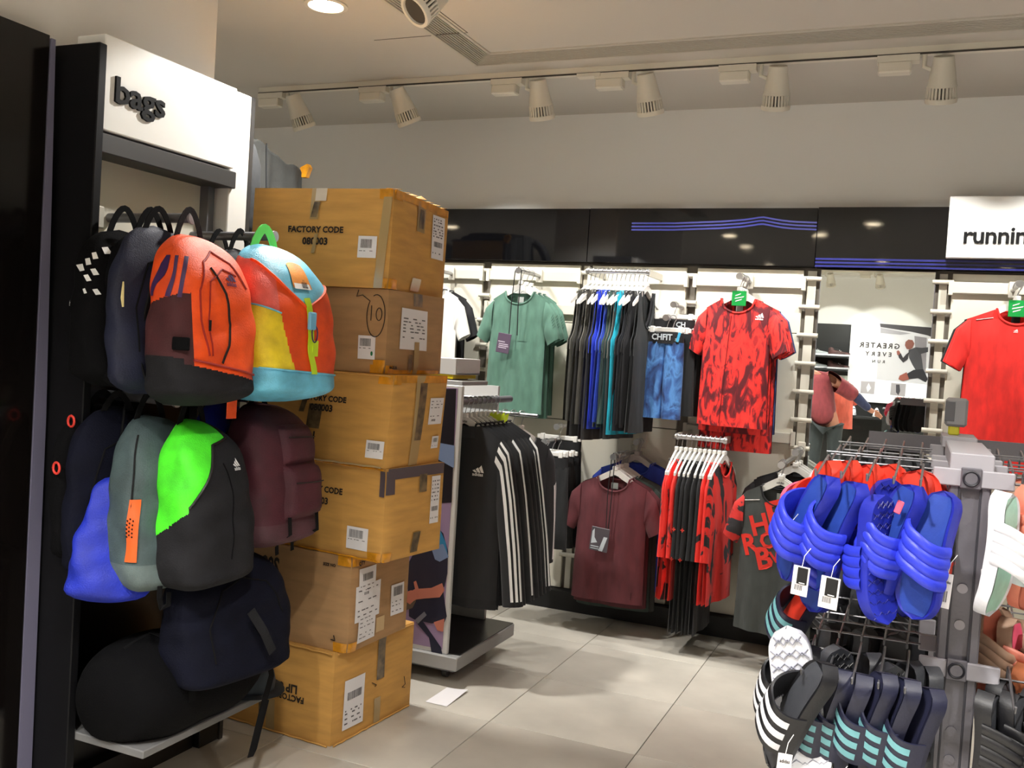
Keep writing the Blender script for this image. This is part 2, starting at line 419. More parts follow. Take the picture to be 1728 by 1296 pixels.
# lighting track
tr = thing('light_track', 'long white lighting track on the ceiling in front of the back wall', 'lighting track', (0, 0, CZ))
MB().box((-3.56, 4.44, -.034), (1.3, 4.478, 0)).obj('track_rail', lampw, tr)
MB().box((-3.56, 4.4375, -.036), (1.3, 4.4405, -.028)).obj('track_groove', dark_in, tr)
MB().box((-1.64, 4.425, -.05), (-1.52, 4.475, -.034)).obj('track_joint', lampw, tr)
def track_head(name, label, x, y, aim, on=True, e=SPOT_E, drv=-1, ang=90, zc=CZ-.034, lit=None):
    t = thing(name, label, 'spotlight', (x, y, zc), group='track spotlights over the back wall')
    d = Vector(aim)-Vector((x, y, zc-.10)); d.normalize()
    # driver box hanging from the track
    MB().box((drv*.19 if drv < 0 else .02, -.028, -.028), (-.02 if drv < 0 else drv*.19, .028, 0)).obj('driver_box', lampw, t)
    MB().cbox((drv*.185 if drv < 0 else .05, -.03, -.075), (-.05 if drv < 0 else drv*.185, .03, -.026), .006).obj('gear_housing', lampw, t)
    MB().tube([(0, 0, 0), (0, 0, -.05), (.035, 0, -.065)], .010, 8).obj('pivot_arm', lampw, t, True)
    hd = MB().lathe([(.036, .085), (.040, .088), (.044, .06), (.058, -.03), (.061, -.035)], 28)
    q = Vector((0, 0, -1)).rotation_difference(d).to_matrix().to_4x4()
    M = Matrix.Translation((.075, 0, -.10)) @ q
    hd.xf(M).obj('lamp_head', lampw, t, True)
    ring = MB().lathe([(.064, -.082), (.066, -.09), (.064, -.103), (.052, -.103), (.050, -.085)], 28).xf(M).obj('lamp_rim', lampw, t, True)
    fins = MB()
    for k in range(26):
        a = 2*PI*k/26; c, s_ = cos(a), sin(a)
        fins.add([(c*r-s_*tq, s_*r+c*tq, z) for z in (-.033, -.085) for r, tq in ((.050, -.0035), (.063 if z < -.05 else .060, -.0035), (.063 if z < -.05 else .060, .0035), (.050, .0035))],
                 [(0, 1, 2, 3), (7, 6, 5, 4), (0, 4, 5, 1), (1, 5, 6, 2), (2, 6, 7, 3), (3, 7, 4, 0)])
    fins.xf(M).obj('cooling_fins', lampw, t)
    MB().lathe([(.048, -.033), (.050, -.095)], 24).xf(M).obj('reflector', dark_in, t, True)
    MB().lathe([(.0001, -.094), (.049, -.094)], 24).xf(M).obj('lens', glow if on else dark_in, t)
    if on: spot_light('spot_light', t, M @ Vector((0, 0, -.108)), d, e, ang)
    return t
HEADS = [(-3.37, 'first from the left'), (-2.70, 'second from the left'), (-1.915, 'third from the left'), (-1.36, 'fourth from the left'), (-.76, 'fifth from the left'), (-.075, 'last on the right')]
for i, (x, lb) in enumerate(HEADS):
    ax = x+.08+(.18, .25, -.05, .03, -.16, -.08)[i]
    track_head('track_spotlight', 'white finned spotlight on the ceiling track, '+lb, x, 4.46, (ax, 4.98, 1.62))
track_head('track_spotlight', 'lit white spotlight hanging beside the air diffuser', -1.80, 3.10, (-2.21, 2.48, 1.98), True, BAG_E, +1, 56)
track_head('track_spotlight', 'white finned spotlight on the ceiling track outside the right of the picture', .55, 4.46, (.50, 4.98, 1.62))
def downlight(x, y, label, e=DOWN_E, ang=125):
    t = thing('downlight', label, 'ceiling light', (x, y, CZ), group='recessed ceiling downlights')
    MB().lathe([(.090, -.001), (.092, -.007), (.074, -.009), (.070, -.002)], 28).obj('trim_ring', lampw, t, True)
    MB().lathe([(.0001, -.004), (.073, -.004)], 28).obj('diffuser', glow, t)
    spot_light('lamp_light', t, (0, 0, -.02), (0, 0, -1), e, ang, .7, .07)
    return t
downlight(-2.40, 3.40, 'glowing round downlight in the ceiling near the pillar', DOWN_E)
for i, (x, y) in enumerate([(-5.1, .5), (-5.1, -.4), (-3.3, -.6), (-3.2, -1.8), (-2.0, -.05), (-1.98, -1.0), (-1.05, .05), (-.50, .80), (-.53, -2.4), (1.5, 1.0), (1.1, -.6), (1.3, -1.9), (-2.0, -3.0), (.9, -3.0)]):  # the lamp ahead on the right is an added fill light
    downlight(x, y, 'round ceiling downlight out of direct view, in a set with added fill, number %s' % NUMW[i+1], DOWN_E)
# the two spotlights that the mirror shows at the far end
tr2 = thing('light_track', 'lighting track at the far end of the shop, seen in the mirror', 'lighting track', (0, 0, CZ))
MB().box((-4, -3.42, -.034), (2.5, -3.38, 0)).obj('track_rail', lampw, tr2)
for x, lb in ((-1.30, 'left of the two in the mirror'), (-.66, 'right of the two in the mirror')):
    track_head('track_spotlight', 'white spotlight at the far end of the shop, '+lb, x, -3.4, (x+.1, -4.1, 1.6), True, 60)
# ================================================================ bag display
struct('trim_4', MB().box((-2.40, 0.3, 0), (-2.348, 2.0, 2.292)), pm('black_gloss_side', (14, 11, 10), 0.12), label='black gloss wall panel nearest the camera on the left')
struct('trim_5', MB().slab([(-2.345, 2.001, 0), (-2.345, 2.050, 0), (-2.345, 2.044, 1.2), (-2.345, 2.018, 2.285), (-2.345, 2.004, 2.285), (-2.345, 2.003, 1.2)], (-1, 0, 0), .02), pm('lilac_grey_strip', (118, 116, 140), 0.5, metal=.3), label='narrow grey metal strip between the black panels')
bd = thing('bag_display', 'tall black and white bag display bay with a bags sign, bars and shelf', 'display unit', (0, 0, 0))
MB().cbox((-2.60, 2.055, 0), (-2.215, 2.085, 2.283), .003).obj('side_panel', pm('black_side_panel', (9, 9, 12), 0.6, spec=.2), bd)
MB().box((-2.60, 2.085, 1.52), (-2.335, 2.665, 2.04)).obj('back_panel', cream_m, bd)
MB().box((-2.60, 2.085, .10), (-2.335, 2.665, 1.517)).obj('back_panel', black_m, bd, label='black lower back panel')
MB().cbox((-2.34, 2.085, 1.978), (-2.232, 2.69, 2.036), .003).obj('black_fascia', dgrey_m, bd)
MB().cbox((-2.58, 2.672, 1.25), (-2.248, 2.772, 2.318), .003).obj('end_panel', white, bd)
MB().cbox((-2.58, 2.672, 0), (-2.252, 2.772, 1.249), .003).obj('end_panel', black_m, bd, label='black lower end panel')
MB().box((-2.58, 2.772, 0), (-2.247, 2.79, 2.318)).obj('end_edge', dgrey_m, bd)
MB().box((-2.335, 2.63, .1), (-2.30, 2.662, 1.978)).obj('upright', satin_m, bd)
MB().cbox((-2.335, 2.086, 1.765), (-2.285, 2.17, 1.832), .004).obj('bar_bracket', creamrail_m, bd)
MB().cbox((-2.335, 2.085, .248), (-1.955, 2.668, .272), .003).obj('shelf', pm('shelf_grey', (112, 112, 112), 0.5), bd)
MB().box((-2.6, 2.085, 0), (-2.28, 2.668, .10)).obj('kick_plate', black_m, bd)
BARS = [(2.235, 1.808, -2.335, -2.005), (2.60, 1.803, -2.335, -1.985), (2.235, 1.262, -2.335, -2.03), (2.60, 1.262, -2.335, -2.05), (2.38, .83, -2.335, -2.06)]
for y, z, a, b in BARS:
    br = MB().lathe([(.0001, a), (.0145, a), (.0145, b-.01)], 18, 'x', (0, y, z)).obj('hanging_bar', satin_m, bd, True)
    MB().lathe([(.0145, b-.012), (.0185, b-.008), (.0185, b), (.0001, b+.001)], 18, 'x', (0, y, z)).obj('bar_end', alu_m, br, True)
sign('department_sign', 'white illuminated-looking sign reading bags over the bag display', (-2.34, 2.088, 2.043), (-2.228, 2.668, 2.318), 'bags', (2.128, 2.132), .20, 'X', .86, .018)

# backpacks -------------------------------------------------------------
def sgp(s, p): return math.copysign(abs(s)**p, s)
class Pack:
    def __init__(s, w, d, h, p=.62, vt=.55, seed=0, base=1.15, lean=0.0, wr=.004, taper=.0):
        s.taper = taper
        s.w, s.d, s.h, s.p, s.vt, s.base, s.lean, s.wr = w, d, h, p, vt, base, lean, wr
        r = random.Random(seed); s.ph = [r.uniform(0, 6.28) for _ in range(6)]
    def prof(s, v):
        b = max(0, (.12-v)/.12); t = max(0, (v-s.vt)/(1-s.vt))
        k = (1-b**2.4*.55)*max(0.0, 1-t**2.6)**.5
        return k*(1-s.taper*v)
    def wd(s, v):
        k = s.prof(v)
        return s.w/2*k*(1+.04*sin(3*v)), s.d/2*max(k, .0)*(s.base-(s.base-.8)*v)
    def raw(s, a, v):
        W, D = s.wd(v)
        x = W*sgp(cos(a), s.p); y = -D-D*sgp(sin(a), s.p)
        n = s.wr*(sin(9*v+3*cos(a)+s.ph[0])+.7*sin(17*v+5*sin(a)+s.ph[1])+.5*sin(31*v-4*cos(a)+s.ph[2]))*s.prof(v)
        x += n*cos(a); y -= n*sin(a)*.9
        return Vector((x, y-s.lean*(1-v), v*s.h))
    def P(s, u, v): return s.raw(2*PI*u, v)
    def front(s, fx, fz, off=.0015):
        "fx -1..1 of the half width, fz 0..1 of the height, on the outer face"
        fx = max(-.999, min(.999, fx)); a = math.acos(sgp(fx, 1/s.p))
        q = s.raw(a, fz); n = Vector((cos(a)*.5, -1, .15)).normalized(); return q+n*off
    def side(s, fy, fz, sg=-1, off=.0015):
        "fy 0 front .. 1 back, on the left (-) or right (+) side"
        a = PI/2+(.0+fy)*PI/1.0 if sg < 0 else PI/2-fy*PI
        q = s.raw(a, fz); return q+Vector((sg*off, -off*.5, 0))
def pack(name, label, cat, loc, rot, S_, mats, zones=(), group=None, nu=56, nv=40, default='body'):
    t = thing(name, label, cat, loc, rot, group)
    bs = {}
    for j in range(nv):
        for i in range(nu):
            u0, u1, v0, v1 = i/nu, (i+1)/nu, j/nv, (j+1)/nv
            um, vm = (u0+u1)/2, (v0+v1)/2; a = 2*PI*um
            fx, fy = sgp(cos(a), S_.p), sgp(sin(a), S_.p)
            zn = default
            for nm, pred in zones:
                if pred(fx, fy, vm): zn = nm; break
            b = bs.setdefault(zn, ({}, MB()))
            idx = []
            for (ii, jj) in ((i, j), (i+1, j), (i+1, j+1), (i, j+1)):
                key = (ii % nu, jj)
                if key not in b[0]:
                    b[0][key] = len(b[1].v); b[1].v.append(tuple(S_.raw(2*PI*(ii % nu)/nu, jj/nv)))
                idx.append(b[0][key])
            b[1].f.append(tuple(idx))
    for zn, (dct, b) in bs.items():
        b.f.append(tuple(dct[(k, 0)] for k in range(nu-1, -1, -1))) if all((k, 0) in dct for k in range(nu)) else None
        b.obj(zn, mats[zn], t, True, ang=None)
    return t
def strap_path(S_, pts, r=.004, flat=.45, off=.003, side=None):
    P = []
    for i in range(len(pts)-1):
        for k in range(6):
            f = k/6; P.append((pts[i][0]*(1-f)+pts[i+1][0]*f, pts[i][1]*(1-f)+pts[i+1][1]*f))
    P.append(pts[-1])
    return [S_.front(x, z, off) if side is None else S_.side(x, z, side, off) for x, z in P]
def ribbon(pts, nrm, width, th=.002):
    "flat strap following pts; nrm = facing"
    b = MB(); n = Vector(nrm).normalized(); pts = [Vector(p) for p in pts]; vs = []
    for i, p in enumerate(pts):
        t = (pts[min(i+1, len(pts)-1)]-pts[max(i-1, 0)]).normalized(); s_ = t.cross(n).normalized()*width/2
        nn = s_.cross(t).normalized()*th
        vs += [p-s_, p+s_, p+s_+nn, p-s_+nn]
    fs = []
    for i in range(len(pts)-1):
        for k in range(4):
            fs.append((i*4+k, i*4+(k+1) % 4, i*4+4+(k+1) % 4, i*4+4+k))
    fs += [(3, 2, 1, 0), tuple(len(vs)-4+k for k in range(4))]
    return b.add(vs, fs)
def loop_handle(t, S_, bar_dz, mat, x=.022, wd=.018, y=None, label=None):
    "grab loop from the back of the pack over the bar"
    y = -.02 if y is None else y
    zt = S_.h*.965
    pts = [(x*1.5*cos(a)*(1.6-.6*sin(a)), y, zt-.03+(bar_dz+.045-zt)*max(0, sin(a))**.8) for a in [PI*k/12 for k in range(13)]]
    ribbon(pts, (0, -1, 0), wd, .003).obj('grab_loop', mat, t, label=label)
def back_straps(t, S_, mat):
    for sg in (-1, 1):
        pts = [(sg*S_.w*.16, .006, S_.h*.9), (sg*S_.w*.22, .035, S_.h*.75), (sg*S_.w*.3, .04, S_.h*.5), (sg*S_.w*.36, .028, S_.h*.25), (sg*S_.w*.34, .004, S_.h*.12)]
        MB().tube(pts, [.022, .026, .024, .016, .010], 8, flat=.35).obj('shoulder_strap', mat, t, True)
nyl = dict(var=.12, vscale=14, bump=.25, bscale=240)
orange_m = pm('orange_nylon', (250, 80, 18), .6, **nyl)
dark_nyl = pm('charcoal_nylon', (31, 31, 34), .85, spec=.2, **nyl)
black_nyl = pm('black_nylon', (8, 8, 10), .9, spec=.12, **nyl)
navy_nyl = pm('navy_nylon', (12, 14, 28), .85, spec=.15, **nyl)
maroon_mesh = pm('maroon_mesh', (64, 22, 26), .8, **nyl)
burg_nyl = pm('burgundy_nylon', (70, 24, 36), .7, **nyl)
burg_lt = pm('burgundy_base', (78, 46, 54), .7, **nyl)
green_nyl = pm('grey_green_nylon', (66, 82, 84), .7, **nyl)
green_lt = pm('light_grey_green', (90, 104, 104), .7, **nyl)
neon_m = pm('neon_green', (76, 236, 40), .6, **nyl)
blue_sack_m = pm('royal_blue_nylon', (26, 44, 168), .6, **nyl)
sky_m = pm('sky_blue_nylon', (104, 186, 216), .5, **nyl)
yellow_m = pm('yellow_nylon', (236, 205, 40), .55, **nyl)
pinkred_m = pm('coral_nylon', (236, 96, 84), .55, **nyl)
lime_m = pm('lime_strap', (196, 230, 40), .5)
web_m = pm('black_webbing', (12, 12, 14), .9, spec=.2)
buckle_m = pm('sky_plastic', (120, 190, 226), .35)
print_w = pm('white_print', (236, 236, 236), .5)
print_k = pm('black_print', (18, 16, 18), .5)
purple_m = pm('purple_print', (58, 32, 84), .5)
zip_m = pm('dark_orange_seam', (150, 30, 16), .7)

# orange pack, end of the upper left bar
RZ = PI/2
So = Pack(.305, .185, .49, .60, .56, 3, 1.12)
bx = 1.262
zo = [('base', lambda x, y, v: v < .235-.05*x-(.03 if y > .75 else 0)),
      ('mesh_pocket', lambda x, y, v: x < -.72 and v < .60+.05*y and y > -.9),
      ('side_panel', lambda x, y, v: abs(x) > .80 and y < .96)]
o_p = pack('backpack', 'bright orange backpack with a dark grey base, outermost on the upper left bar', 'backpack', (-1.985, 2.175, bx), (0, 0, RZ-.06),
           So, dict(base=dark_nyl, mesh_pocket=maroon_mesh, side_panel=orange_m, body=orange_m), zo, nu=220, nv=150)
MB().tube(strap_path(So, [(-.42, .30), (-.55, .5), (-.56, .66), (-.40, .83), (0, .90), (.42, .84), (.62, .70)], off=.001), .0032, 6).obj('piping', zip_m, o_p, True)
MB().tube(strap_path(So, [(-.10, .26), (.06, .36), (.14, .48), (.02, .66), (-.26, .80)], off=.001), .0038, 6).obj('piping', print_k, o_p, True)
MB().tube(strap_path(So, [(-.34, .30), (-.38, .5), (-.34, .72), (.05, .80), (.4, .77)], off=.001), .0026, 6).obj('piping', zip_m, o_p, True)
MB().tube(strap_path(So, [(-.74, .272), (-.3, .25), (.2, .225), (.6, .205), (.93, .19)], off=.003), .0036, 6).obj('seam_piping', zip_m, o_p, True)
onto(logo_mb(.30), lambda x, y: So.front(.20+x*1.0, .735+y*.36)).obj('logo', purple_m, o_p)
for k in range(3):
    xk = .20+.12*k
    MB().grid(lambda u, v: So.side(xk+u*.05+(1-v)*.10, .615+.235*v, -1, .0022), 2, 10).obj('stripe', purple_m, o_p, label='dark purple stripe on the side')
loop_handle(o_p, So, 1.808-bx, dark_nyl); back_straps(o_p, So, dark_nyl)
MB().cbox((-.02, -.006, -.05), (.02, -.002, .02), .001).xf(Matrix.Translation((.10, -.12, .012))).obj('hem_tab', orange_m, o_p)
MB().cbox((-.024, -.01, -.018), (.024, 0, .018), .003).xf(Matrix.Translation(So.side(.30, .36, -1, .006)) @ Matrix.Rotation(-PI/2+.4, 4, 'Z')).obj('side_buckle', black_nyl, o_p)
MB().box((-.003, -.004, -.03), (.003, 0, 0)).xf(Matrix.Translation(So.front(-.37, .5, .004))).obj('zip_pull', dark_nyl, o_p)
# colour-block pack on the upper right bar
Sc = Pack(.345, .22, .50, .62, .52, 8, 1.2)
zc_ = [('base', lambda x, y, v: v < .20-.02*x),
       ('flap', lambda x, y, v: v > .60+(.28*-x if x < 0 else .17*x)+.06*max(0, -y)),
       ('side_pocket', lambda x, y, v: x < -.38-.55*(v-.2) and v < .56-.10*(x+.6) and y > -.8),
       ('side_panel', lambda x, y, v: x < -.60 and y > -.8),
       ('back_panel', lambda x, y, v: y < -.8)]
c_p = pack('backpack', 'orange, yellow and sky-blue colour-block backpack with a lime strap', 'backpack', (-1.985, 2.52, 1.268), (0, 0, RZ-.12),
           Sc, dict(base=sky_m, flap=sky_m, side_pocket=yellow_m, side_panel=pinkred_m, back_panel=yellow_m, body=orange_m), zc_, nu=220, nv=150)
MB().tube(strap_path(Sc, [(-.985, .876), (-.75, .81), (-.5, .74), (-.22, .66), (0, .60), (.22, .637), (.5, .685), (.8, .736), (.985, .767)], off=.002), .0045, 6).obj('flap_edging', orange_m, c_p, True)
MB().grid(lambda u, v: Sc.front(-.22+.50*u, .72+.15*v+.06*u*(1-u), .003), 8, 6).obj('flap_panel', pm('light_orange_nylon', (250, 150, 50), .5, **nyl), c_p, True)
MB().grid(lambda u, v: Sc.front(-.20+.42*u, .715+.035*v, .0055), 6, 2).obj('name_label', print_w, c_p)
onto(text_w('adidas', .12, .01), lambda x, y: Sc.front(.08+x*1.2, .724+y*1.6, .007)).obj('lettering', print_k, c_p)
MB().tube(strap_path(Sc, [(-.985, .60), (-.80, .58), (-.58, .555)], off=.002), .003, 6).obj('pocket_edging', sky_m, c_p, True)
MB().tube(strap_path(Sc, [(-.95, .219), (-.4, .208), (0, .20), (.5, .19), (.95, .181)], off=.003), .0034, 6).obj('seam_piping', sky_m, c_p, True)
ribbon(strap_path(Sc, [(.02, .66), (.06, .56), (.07, .42), (.05, .30), (.04, .19)], off=.004), (0, -1, 0), .024, .003).obj('front_strap', lime_m, c_p)
MB().cbox((-.016, -.014, -.028), (.016, 0, .028), .004).xf(Matrix.Translation(Sc.front(.06, .52, .006))).obj('buckle', buckle_m, c_p)
MB().tube([Sc.front(.12+.07*sin(2*PI*k/14), .44+.055*cos(2*PI*k/14), .012) for k in range(14)], .0022, 6, closed=True).obj('carabiner_cord', purple_m, c_p, True)
MB().box((-.012, -.008, -.05), (.012, -.004, 0)).xf(Matrix.Translation(Sc.front(.16, .40, .004))).obj('strap_end', lime_m, c_p)
loop_handle(c_p, Sc, 1.803-1.268, pm('neon_loop', (110, 232, 100), .5), wd=.03)
back_straps(c_p, Sc, yellow_m)
# black and neon green pack, lower left bar
Sg = Pack(.275, .185, .49, .60, .50, 12, 1.15)
def green_zone(x, y, v):
    if y < -.75: return False
    if x < -.9: lim = .33+.19*(y+.6)/1.5
    elif x < -.1: lim = .52+.34*(x+.9)/.8
    else: lim = .86+.05*(x+.1)
    return v > lim and x < .62
g_p = pack('backpack', 'black backpack with a neon green top corner, outermost on the lower left bar', 'backpack', (-1.985, 2.225, .725), (0, 0, RZ-.05), Sg, dict(green_panel=neon_m, body=dark_nyl), [('green_panel', green_zone)], nu=220, nv=150)
MB().tube(strap_path(Sg, [(-.90, .52), (-.5, .69), (-.1, .862), (.3, .88), (.62, .897)], off=.003), .0038, 6).obj('seam_piping', print_k, g_p, True)
onto(logo_mb(.26), lambda x, y: Sg.front(.42+x*1.0, .735+y*.33)).obj('logo', print_w, g_p)
MB().tube(strap_path(Sg, [(.05, .2), (.1, .4), (.12, .6), (.02, .76)], off=.001), .002, 6).obj('piping', black_nyl, g_p, True)
loop_handle(g_p, Sg, 1.262-.715, web_m); back_straps(g_p, Sg, web_m)
ribbon([(-.12, -.05, .03), (-.13, -.06, -.01), (-.12, -.06, -.04), (-.10, -.065, -.035), (-.095, -.06, 0)], (0, -1, 0), .018).obj('loose_strap', web_m, g_p)
MB().box((-.01, -.07, -.012), (.03, -.066, -.002)).obj('care_label', print_w, g_p)
# grey-green pack with orange zip tab
Sy = Pack(.285, .175, .51, .60, .55, 21, 1.1)
y_p = pack('backpack', 'grey-green backpack with a perforated orange zip tab, beside the neon green one', 'backpack', (-2.105, 2.185, .71), (0, 0, RZ-.12), Sy, dict(base=green_lt, body=green_nyl), [('base', lambda x, y, v: v < .20)])
MB().grid(lambda u, v: Sy.side(.30+.13*u-.06*v, .22+.34*v, -1, .005), 3, 10).obj('zip_tab', pm('orange_rubber', (226, 96, 32), .5), y_p, True)
MB().tube([Sy.side(.36-.05*k/8, .50+.40*k/8, -1, .002) for k in range(9)], .003, 6).obj('zip', dark_nyl, y_p, True)
hb = MB()
for i in range(5):
    for j in range(3):
        c = Sy.side(.30+.035+.03*j-.01*i*.5, .36+.022*i+.01*(j % 2), -1, .0062); hb.tube([c, c+Vector((-.0012, 0, 0))], .0028, 6)
q = hb.obj('perforations', print_k, y_p); q['kind'] = 'stuff'
loop_handle(y_p, Sy, 1.262-.70, web_m); back_straps(y_p, Sy, web_m)
# burgundy pack, lower right bar
Sb = Pack(.30, .20, .47, .55, .62, 30, 1.1)
b_p = pack('backpack', 'burgundy backpack with two front pockets on the lower right bar', 'backpack', (-2.03, 2.585, .785), (0, 0, RZ-.05), Sb, dict(base=burg_lt, body=burg_nyl), [('base', lambda x, y, v: v < .19)])
for z0_, z1_, o_ in ((.22, .585, .030), (.60, .86, .022)):
    MB().grid(lambda u, v: Sb.front(-.34+1.12*u, z0_+(z1_-z0_)*v, o_*min(1, 7*min(u, 1-u, v, 1-v))**.5), 16, 14).obj('front_pocket', burg_nyl, b_p, True, ang=None)
    MB().tube([Sb.front(-.22+.9*k/8, z0_+(z1_-z0_)*.68-.01*k/8, o_+.002) for k in range(9)], .0022, 5).obj('zip', print_k, b_p)
for fx in (-.28, .62):
    ribbon([Sb.front(fx, .24, .012), Sb.front(fx, .12, .01), Sb.front(fx+.02, .02, .01), Sb.front(fx+.06, .02, .01)+Vector((0, 0, -.03))], (0, -1, 0), .016).obj('base_strap', web_m, b_p)
loop_handle(b_p, Sb, 1.262-.785, web_m); back_straps(b_p, Sb, burg_nyl)
# darker packs behind these
def plain(label, loc, w_, d_, h_, mat, seed, bar, rz=RZ, base=None, group=None, extra=None):
    s_ = Pack(w_, d_, h_, .6, .55, seed, 1.1)
    t = pack('backpack', label, 'backpack', loc, (0, 0, rz), s_, dict(body=mat, base=base or mat), [('base', lambda x, y, v: v < .18)] if base else (), nu=44, nv=30)
    loop_handle(t, s_, bar-loc[2], web_m); back_straps(t, s_, web_m)
    MB().tube(strap_path(s_, [(-.6, .25), (-.66, .5), (-.45, .76), (0, .82), (.45, .76), (.66, .5)], off=.001), .0028, 6).obj('zip', web_m, t, True)
    if extra: extra(t, s_)
    return t
def ex_white(t, s_):
    for k, (fx, fz, sz) in enumerate([(.10, .80, .05), (.22, .76, .05), (.34, .72, .05), (.05, .70, .045), (.18, .66, .045), (-.1, .84, .05), (-.55, .80, .06), (-.62, .70, .05), (.0, .58, .04), (.25, .58, .035)]):
        MB().add([s_.side(.25+.6*fx+a*sz*1.6, fz+b*sz*.8, -1, .003) for a, b in ((-.7, -.4), (.1, -.6), (.7, .4), (-.1, .6))], [(0, 1, 2, 3)]).obj('printed_patch', print_w, t)
    onto(logo_mb(.16), lambda x, y: s_.side(.6+x*.5, .50+y*.3, -1, .003)).obj('logo', print_w, t)
plain('black backpack with scattered white print, nearest the wall on the upper left bar', (-2.205, 2.15, 1.30), .33, .13, .46, black_nyl, 41, 1.808, RZ-.15, extra=ex_white)
def ex_pull(t, s_):
    p_ = s_.side(.30, .62, -1, .008)
    MB().tube([p_+Vector((0, 0, .01)), p_, p_+Vector((-.004, -.004, -.035)), p_+Vector((-.002, -.006, -.06))], [.002, .003, .005, .003], 6).obj('zip_pull', pm('cream_cord', (226, 210, 150), .6), t, True)
plain('black backpack hanging second from the wall on the upper left bar', (-2.13, 2.175, 1.29), .30, .09, .47, black_nyl, 42, 1.808, RZ-.1)
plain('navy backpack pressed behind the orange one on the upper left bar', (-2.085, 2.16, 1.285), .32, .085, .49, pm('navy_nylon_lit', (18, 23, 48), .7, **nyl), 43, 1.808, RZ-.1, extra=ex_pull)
plain('charcoal backpack behind the colour-block one on the upper right bar', (-2.13, 2.575, 1.29), .32, .14, .47, dark_nyl, 44, 1.803)
plain('black backpack nearest the wall on the upper right bar', (-2.23, 2.59, 1.30), .30, .09, .46, black_nyl, 45, 1.803)
def ex_red(t, s_):
    for fz in (.90, .62):
        c = s_.side(.35, fz, -1, .01)
        MB().tube([c+Vector((-.003, .016*cos(a), .016*sin(a))) for a in [2*PI*k/12 for k in range(12)]], .0035, 6, closed=True).obj('red_cord_loop', pm('red_cord', (226, 60, 48), .6), t, True)
plain('black backpack with red cord loops, nearest the wall on the lower left bar', (-2.255, 2.15, .78), .30, .085, .46, black_nyl, 46, 1.262, RZ-.2, extra=ex_red)
plain('slim navy backpack behind the grey-green one on the lower left bar', (-2.195, 2.15, .74), .31, .085, .50, navy_nyl, 47, 1.262, RZ-.2)
plain('blue and black backpack behind the burgundy one on the lower right bar', (-2.16, 2.56, .80), .28, .11, .45, blue_sack_m, 48, 1.262, RZ, base=black_nyl)
# blue drawstring sack
ss = Pack(.24, .09, .36, .85, .80, 55, 1.3, wr=.006, taper=.40)
sk = pack('drawstring_bag', 'royal blue drawstring bag sagging lowest on the lower left bar', 'bag', (-2.125, 2.075, .688), (0, .10, RZ-.6), ss, dict(body=blue_sack_m), nu=44, nv=30)
MB().tube([(-.03, -.05, .33), (-.02, -.02, .45), (-.01, .05, .56)], .004, 6).obj('drawstring', web_m, sk, True)
# third level: navy pack, and the holdalls on the shelf
n3 = plain('large navy backpack hanging lowest in the bay over the holdalls', (-2.02, 2.40, .40), .42, .20, .40, navy_nyl, 60, .83, RZ-.15)
ribbon([(-.02, -.215, .24), (.02, -.235, .17), (.06, -.235, .10)], (0, -1, 0), .03).obj('compression_strap', dark_nyl, n3)
def duffel(label, loc, rz, L_, r_, mat):
    t = thing('holdall', label, 'bag', loc, (0, 0, rz))
    def P(u, v):
        a = 2*PI*v; k = 1-.25*abs(2*u-1)**6; n = .006*sin(7*u+3*cos(a))+.005*sin(13*u-2*a)
        y = (r_*k+n)*cos(a)*1.12; z = (r_*k+n)*sin(a)
        return ((u-.5)*L_, y, max(z, -r_*.80)+r_*.80)
    b = MB().grid(P, 22, 28, cv=True); n = 28
    b.f.append(tuple(j*23 for j in range(n))); b.f.append(tuple(j*23+22 for j in range(n-1, -1, -1)))
    b.obj('body', mat, t, True, ang=1.2)
    MB().tube([P(.08+.84*k/12, .25) for k in range(13)], .005, 6).obj('zip', web_m, t, True)
    for u in (.28, .72):
        ribbon([Vector(P(u, .5+.5*0+.02-.27*k/8+.25*0))*1.004+Vector((0, 0, .002)) for k in range(9)], (0, -1, .3), .03).obj('webbing', web_m, t)
    MB().tube([P(.28, .30), Vector(P(.38, .25))+Vector((0, 0, .07)), Vector(P(.62, .25))+Vector((0, 0, .07)), P(.72, .30)], .010, 8).obj('carry_handle', web_m, t, True)
    ribbon([(L_*.42, -r_*1.05, r_*1.1), (L_*.40, -r_*1.25, r_*.6), (L_*.30, -r_*1.32, .0), (L_*.22, -r_*1.30, -.14), (L_*.26, -r_*1.28, -.12), (L_*.36, -r_*1.26, .02)], (0, -1, 0), .028).obj('shoulder_strap', web_m, t)
    return t
duffel('black holdall lying at the front of the shelf under the bags', (-2.075, 2.345, .273), RZ, .55, .155, black_nyl)
q = thing('sun_hat', 'small grey-blue sun hat at the right end of the shelf', 'hat', (-2.01, 2.635, .273))
MB().lathe([(.075, 0), (.078, .03), (.07, .065), (.045, .09), (.0001, .098)], 18).obj('crown', pm('grey_blue_cloth', (58, 66, 74), .8), q, True)
MB().grid(lambda u, v: ((.07+.05*v*sin(PI*u))*cos(-PI*.5+PI*u-.2), (.075+.055*v)*sin(-PI*.5+PI*u-.2)*.9, .004+.004*sin(PI*v)), 12, 4).obj('peak', pm('grey_blue_cloth', (58, 66, 74), .8), q, True)
